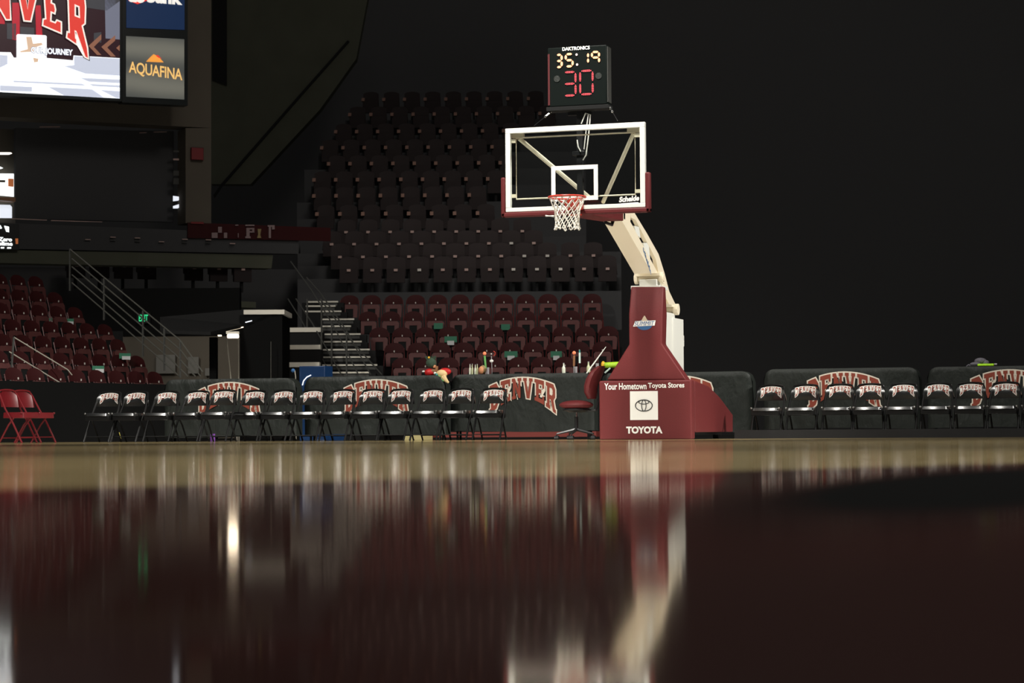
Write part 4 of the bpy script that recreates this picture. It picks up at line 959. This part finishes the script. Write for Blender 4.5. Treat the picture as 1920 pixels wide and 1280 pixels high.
# sign column beside the board
t = wthing_w('advert_panel', 291, 100, 'pair of stacked backlit signs beside the video board, navy above grey', 'sign')
wq([(229, -60), (352, -60), (352, 198), (229, 192)], .3, K-.02).build('cabinet', 'scr_edge', t)
nv = wq([(237, -60), (346, -60), (346, 56), (237, 52)], .01, K).build('sign_face', 'sign_navy', t)
text_mb('us', (PPL(273, 2, W0-nw*K, dw)-PPL(242, 2, W0-nw*K, dw)).length, .26, bold=.05, shear=.2, fn=lambda x, y: tuple(PPL(257, -6, W0-nw*(K+.02), dw)+dw*x+Vector((0, 0, y)))).build('lettering', 'sign_white', nv)
text_mb('bank', (PPL(342, 2, W0-nw*K, dw)-PPL(276, 2, W0-nw*K, dw)).length, .34, bold=.05, fn=lambda x, y: tuple(PPL(309, -7, W0-nw*(K+.02), dw)+dw*x+Vector((0, 0, y)))).build('lettering', 'sign_white', nv)
wq([(240, -20), (278, -20), (276, 1), (258, 8), (241, 1)], .004, K+.012).build('shield', 'scr_letter', nv)
gs = wq([(236.5, 67.5), (345.5, 73.5), (345.5, 186.5), (236.5, 181)], .01, K).build('sign_face', 'sign_grey', t)
aq = PPL(292, 134.5, W0-nw*(K+.02), dw); aw = (PPL(342, 134, W0-nw*K, dw)-PPL(242, 134, W0-nw*K, dw)).length
text_mb('AQUAFINA', aw, .30, bold=.014, fn=lambda x, y: tuple(aq+dw*x+Vector((0, 0, y-.05*(2*x/aw)))), spacing=.95).build('lettering', 'sign_amber', gs)
wq([(274, 115.5), (281, 108), (288, 101.5), (297, 106), (307, 117)], .004, K+.02).build('emblem_peak', 'sign_sun', gs)
wq([(292, 104), (296, 103), (303, 110), (297, 108)], .004, K+.03).build('emblem_peak', 'scr_letter', gs)

# ------------------------------------------------------------------ blue panel between the two left tables
bp_ = 38.2; Yp = PB(590, 760, bp_).y
t = wthing('display_panel', (PY(585, 760, Yp).x, Yp+.2, 0), 'upright glossy blue display panel standing between the two left tables', 'display panel')
x0, x1 = PY(561, 760, Yp).x, PY(609, 760, Yp).x; zt_ = PY(585, 686, Yp).z
MB().box(x0, x1, Yp, Yp+.35, 0, zt_).build('panel', 'blue_panel', t, bevel=.01)
arc_ = MB(); arc_.tube([PY(px, py, Yp-.012) for px, py in ((567, 722), (569, 714), (575, 707), (583, 703))], .010, 6); arc_.build('light_arc', 'lit_pale', t)
p = PY(549.5, 694.5, Yp-.1); t = wthing('ball_lamp', (p.x, p.y, 0), 'small blue ball on a bent pale stem left of the blue panel', 'lamp')
MB().ball(p, .035, 12).build('ball', 'blue_print', t, smooth=True); MB().tube([p+Vector((.03, 0, 0)), p+Vector((.045, 0, -.1)), Vector((p.x+.05, p.y, 0))], .008, 6).build('stem', 'rail_bright', t)

# ------------------------------------------------------------------ objects on the tables
def on_table(T, px, dy=.12):
    Yt = T[2]+dy; p = PY(px, 700, Yt); return p.x, Yt
def ztab(T, H): return H+.004
def bottle(T, H, px, ytop, r, m_, lab, grp='bottles on the covered table'):
    x, y = on_table(T, px); z0 = H+.004; zt2 = PY(px, ytop, y).z; h = zt2-z0
    t = wthing('bottle', (x, y, z0), lab, 'bottle', grp)
    MB().lathe([(r, 0), (r, h*.46), (r*.85, h*.55), (r*.42, h*.70), (r*.40, h*.93)], 12, (x, y, z0)).build('bottle_body', m_, t, smooth=True)
    MB().lathe([(r*.46, h*.93), (r*.46, h)], 10, (x, y, z0)).build('cap', 'grey_cup', t)
H3 = 1.035
for px, yt, m_, lb in ((881.3, 682, 'bottle_white', 'pale slim bottle, leftmost of four on the covered table'), (885.6, 681.5, 'bottle_glass', 'olive slim bottle, second from left of the four'), (891.3, 683, 'bottle_white', 'pale slim bottle, third from left of the four'), (895, 682, 'bottle_glass', 'olive slim bottle next to the round peach object')):
    bottle(T3, H3, px, yt, .017, m_, lb)
bottle(T3, H3, 1057, 680, .029, 'bottle_white', 'white necked bottle standing alone left of the orange topped stick')
bottle(T3, H3, 1103.5, 677.5, .031, 'bottle_glass', 'pale green bottle at the right end of the covered table')
def cup(T, H, px, ytop, r, lab, m_='grey_cup'):
    x, y = on_table(T, px); z0 = H+.004; h = PY(px, ytop, y).z-z0
    tag(MB().lathe([(r*.85, 0), (r*.9, h*.5), (r, h), (r*.9, h), (r*.8, h*.9)], 12, (x, y, z0)).build('cup', m_), lab, 'cup', 'small cups on the covered table')
cup(T3, H3, 915, 688.5, .021, 'small ribbed grey cup beside the green toy stick'); cup(T3, H3, 1080, 687, .024, 'small ribbed grey cup beside the orange topped brown stick'); cup(T3, H3, 1120, 681, .026, 'small grey cup near the yellow roll')
x, y = on_table(T3, 902.5); t = wthing('plush_toy', (x, y, H3), 'round peach object with a tan hood, right of the slim bottles', 'toy')
MB().ball((x, y, H3+.068), .055, 14, (.8, .7, 1.15)).build('face', 'peach', t, smooth=True); MB().ball((x+.018, y+.03, H3+.078), .062, 14, (.9, .6, 1.15)).build('hood', 'tan_cloth', t, smooth=True)
def stick(px, ball_y, sy0, sy1, m_, lab, ballm='orange_ball', br=.029, r=.018, px1=None):
    x, y = on_table(T3, px, .16); x2, _ = on_table(T3, px1 or px, .16); z = lambda q: PY(px, q, y).z
    t = wthing('toy_stick', (x2, y, H3), lab, 'toy', 'stick toys on the covered table')
    MB().ball((x, y, z(ball_y)), br, 14).build('ball', ballm, t, smooth=True)
    MB().tube([(x, y, z(sy0)), ((x+x2)/2, y, (z(sy0)+z(sy1))/2), (x2, y, z(sy1))], [r, r*.95, r*.8], 8).build('stick', m_, t)
    MB().tube([(x2, y, z(sy1)), (x2, y, H3+.004)], r*.4, 6).build('foot', 'grey_cup', t)
stick(908.8, 662.5, 667, 691, 'toy_green', 'green and white toy stick topped by an orange ball', px1=911)
stick(921.4, 663.5, 667, 692, 'grey_cup', 'thin grey stick with white knob and oval middle', 'white_paint', .012, .007, px1=922.5)
x, y = on_table(T3, 922, .16); o = MB().ball((x, y-.005, PY(922, 676.5, y).z), .03, 12, (1.1, .4, .8)).build('oval_middle', 'white_print')
for r_ in WROOTS:
    if r_.get('label', '').startswith('thin grey stick'): o.parent = r_; o.matrix_parent_inverse = Matrix.Translation(-Vector(r_.location))
x, y = on_table(T3, 925.5, .2); tag(MB().tube([(x+.03*math.cos(a), y, PY(925, 662.5, y).z+.035*math.sin(a)) for a in [k*PI/8-PI/2 for k in range(9)]], .006, 5).build('wire_ring', 'rim_orange'), 'thin red wire arc beside the white knobbed stick', 'toy')
stick(1076.7, 661.3, 666, 686, 'toy_brown', 'brown patterned stick topped by an orange ball', px1=1076)
x, y = on_table(T3, 1087, .16); t = wthing('glow_tube', (x, y, H3), 'pale green white upright tube with dark ends', 'toy')
MB().tube([(x, y, PY(1087, 680.5, y).z), (x, y, PY(1087, 661, y).z)], .016, 8).build('tube', 'pale_tube', t); MB().tube([(x, y, PY(1087, 661, y).z), (x, y, PY(1087, 656, y).z)], .010, 8).build('tip', 'teal', t)
MB().tube([(x, y, H3+.004), (x, y, PY(1087, 680.5, y).z)], .007, 6).build('foot', 'black_plastic', t)
A = PY(1108, 688.5, T3[2]+.12); B = PY(1136, 650, T3[2]+.35); B2 = A.lerp(B, -.38)
tag(MB().tube([B2, A, A.lerp(B, .6), B], [.008, .012, .009, .005], 7).build('slanted_rod', 'white_paint'), 'thin white rod leaning up to the right behind the swivel chair', 'rod')
x, y = on_table(T4, 1131, .14); t = wthing('rolled_bag', (x, y, 1.03), 'yellow and lime printed roll lying behind the hoop base', 'bag')
zr = PY(1140, 684.5, y).z; xe, _ = on_table(T4, 1166, .14)
MB().tube([(x+.03, y, zr), (xe, y, zr+.01)], .045, 12).build('roll', 'lime', t, smooth=True); MB().ball((x, y, zr+.01), .05, 12, (.7, 1, 1.15)).build('knot', 'yellow', t, smooth=True)
xk, yk = on_table(T4, 1133, .12); MB().tube([(xk+.01, yk, zr-.12), (xk+.10, yk, zr-.045)], .014, 6).build('strap', 'pale_tube', t)
# two soft toys near the end of the second table
x, y = on_table(T2, 808, .15); t = wthing('plush_toy', (x, y, 1.02), 'soft toy with dark tufted head and red body on the second table', 'toy')
MB().ball((x-.02, y, 1.07), .085, 16, (1, .8, .75)).build('body', 'bright_red', t, smooth=True)
hd = MB().ball((x+.005, y, 1.22), .085, 16, (1, .9, 1)); 
for k in range(9): an = -1+k*.25; hd.tube([(x+.06*math.sin(an), y, 1.27), (x+.115*math.sin(an), y-.02, 1.32+.012*(k % 2))], [.02, .006], 5)
hd.build('tufted_head', 'dark_green', t, smooth=True)
MB().ball((x-.015, y-.05, 1.305), .018, 8).build('ornament', 'yellow', t, smooth=True); MB().ball((x-.115, y-.02, 1.085), .022, 8, (1.3, 1, .8)).build('cuff', 'white_print', t, smooth=True)
MB().ball((x+.07, y-.02, 1.16), .028, 8).build('hand', 'peach', t, smooth=True); MB().tube([(x+.02, y-.02, 1.09), (x+.10, y-.02, 1.10), (x+.11, y-.02, 1.17)], [.03, .028, .02], 7).build('arm', 'toy_brown', t, smooth=True)
x, y = on_table(T2, 830, .12); t = wthing('plush_toy', (x, y, 1.02), 'soft toy with cream face and red cap drooping over the table end', 'toy')
MB().ball((x-.01, y-.02, 1.045), .082, 16, (1.15, .8, .8)).build('face', 'cream_face', t, smooth=True); MB().ball((x+.03, y+.03, 1.08), .085, 16, (1.2, .8, .7)).build('cap', 'bright_red', t, smooth=True)
MB().tube([(x+.03, y-.06, 1.0), (x+.07, y-.07, .95), (x+.12, y-.06, .90)], [.05, .035, .015], 8).build('beard', 'cream_face', t, smooth=True); MB().ball((x-.115, y-.03, 1.055), .028, 8, (1, 1, .8)).build('tassel', 'white_print', t, smooth=True)
MB().ball((x-.075, y-.06, 1.03), .026, 8).build('bow', 'teal', t, smooth=True); MB().tube([(x-.05, y-.07, 1.0), (x+.05, y-.085, .93)], [.03, .015], 7).build('collar', 'toy_green', t, smooth=True)
# grey bundle and neon folder on the right table
x, y = on_table(T6, 1838, .15); t = wthing('cloth_bundle', (x, y, 1.045), 'crumpled dark grey cloth bundle on the rightmost table', 'cloth')
g = MB().ball((x+.0, y+.05, 1.13), .07, 14, (1.3, .9, .7)); g.ball((x-.07, y, 1.08), .06, 12, (1.4, 1, .6)); g.tube([(x-.20, y, 1.05), (x-.17, y, 1.075), (x-.12, y, 1.05)], .012, 6); g.ball((x+.08, y+.04, 1.10), .05, 12, (1, 1, .9)); g.build('bundle', 'grey_cloth', t, smooth=True)
x, y = on_table(T6, 1849, .08); t = wthing('folder', (x, y, 1.045), 'flat neon yellow green case in front of the grey bundle', 'case')
MB().box(x-.12, x+.12, y-.05, y+.08, 1.05, 1.085).build('case_body', 'neon', t, bevel=.012); MB().tube([(x+.12, y, 1.075), (x+.16, y, 1.075)], .014, 7).build('cap', 'grey_cup', t)

# ------------------------------------------------------------------ swivel chair beside the base
cbp = 33.6; p = PB(1081, 820, cbp); cx_, cy_ = p.x, p.y
t = wthing('swivel_chair', (cx_, cy_, 0), 'maroon padded swivel chair on black star base, left of the hoop base', 'chair')
sp = F/cbp; zz = lambda yy: (811.8-yy)/sp+CAMZ
MB().ball((cx_-.0, cy_, zz(759)), .25, 20, (1.02, .95, .28)).build('seat', 'maroon_vinyl', t, smooth=True)
MB().lathe([(.10, 0), (.20, .03), (.20, .055)], 16, (cx_+.0, cy_, zz(773))).build('seat_shell', 'black_plastic', t)
bkp = [(cx_+.235, zz(748)), (cx_+.225, zz(736)), (cx_+.235, zz(724)), (cx_+.265, zz(711)), (cx_+.315, zz(698)), (cx_+.385, zz(687))]
bm_ = MB(); base_i = 0
ring = 14
for i, (bx, bz) in enumerate(bkp):
    wdt = [.10, .19, .21, .21, .20, .12][i]; thk = [.06, .09, .10, .10, .09, .05][i]
    for k in range(ring):
        an = 2*PI*k/ring; bm_.v.append((bx+thk*math.cos(an), cy_+wdt*math.sin(an), bz))
for i in range(len(bkp)-1):
    for k in range(ring):
        k2 = (k+1) % ring; bm_.f.append((i*ring+k, i*ring+k2, (i+1)*ring+k2, (i+1)*ring+k))
bm_.f.append(tuple(range(ring))[::-1]); bm_.f.append(tuple((len(bkp)-1)*ring+k for k in range(ring)))
bm_.build('backrest', 'maroon_vinyl', t, smooth=True)
MB().tube([(cx_+.05, cy_, zz(771)), (cx_+.30, cy_, zz(769)), (cx_+.35, cy_, zz(745)), (cx_+.33, cy_, zz(720))], .022, 7).build('back_bracket', 'black_plastic', t)
MB().tube([(cx_, cy_, zz(771)), (cx_, cy_, zz(781))], .014, 10).build('gas_rod', 'chrome', t); MB().tube([(cx_, cy_, zz(781)), (cx_, cy_, zz(806))], .028, 10).build('column', 'black_plastic', t)
for k in range(5):
    an = math.radians(200+72*k); ex, ey = cx_+.29*math.cos(an), cy_+.29*math.sin(an)
    lg = MB().tube([(cx_, cy_, .15), (ex, ey, .085)], [.026, .014], 6).build('base_leg', 'black_plastic', t)
    MB().tube([(ex-.03, ey, .03), (ex+.03, ey, .03)], .03, 12).build('caster', 'black_plastic', lg); MB().tube([(ex, ey, .03), (ex, ey, .085)], .008, 6).build('caster_stem', 'black_plastic', lg)
# odds and ends under the bench chairs
p = PB(397.5, 822, 36.2); tag(MB().box(p.x-.03, p.x+.03, p.y, p.y+.05, 0, .12).build('purple_bottle', 'purple'), 'small purple cup on the floor under the fifth black chair', 'cup')
p = PB(224, 822, 36.4); tag(MB().tube([(p.x-.01, p.y, .15), (p.x+.03, p.y, .0)], .011, 5).build('yellow_strap', 'yellow_tape'), 'short yellow strap by a leg of the first black chair', 'strap')

for o in WROOTS:
    if '_w' in o: del o['_w']
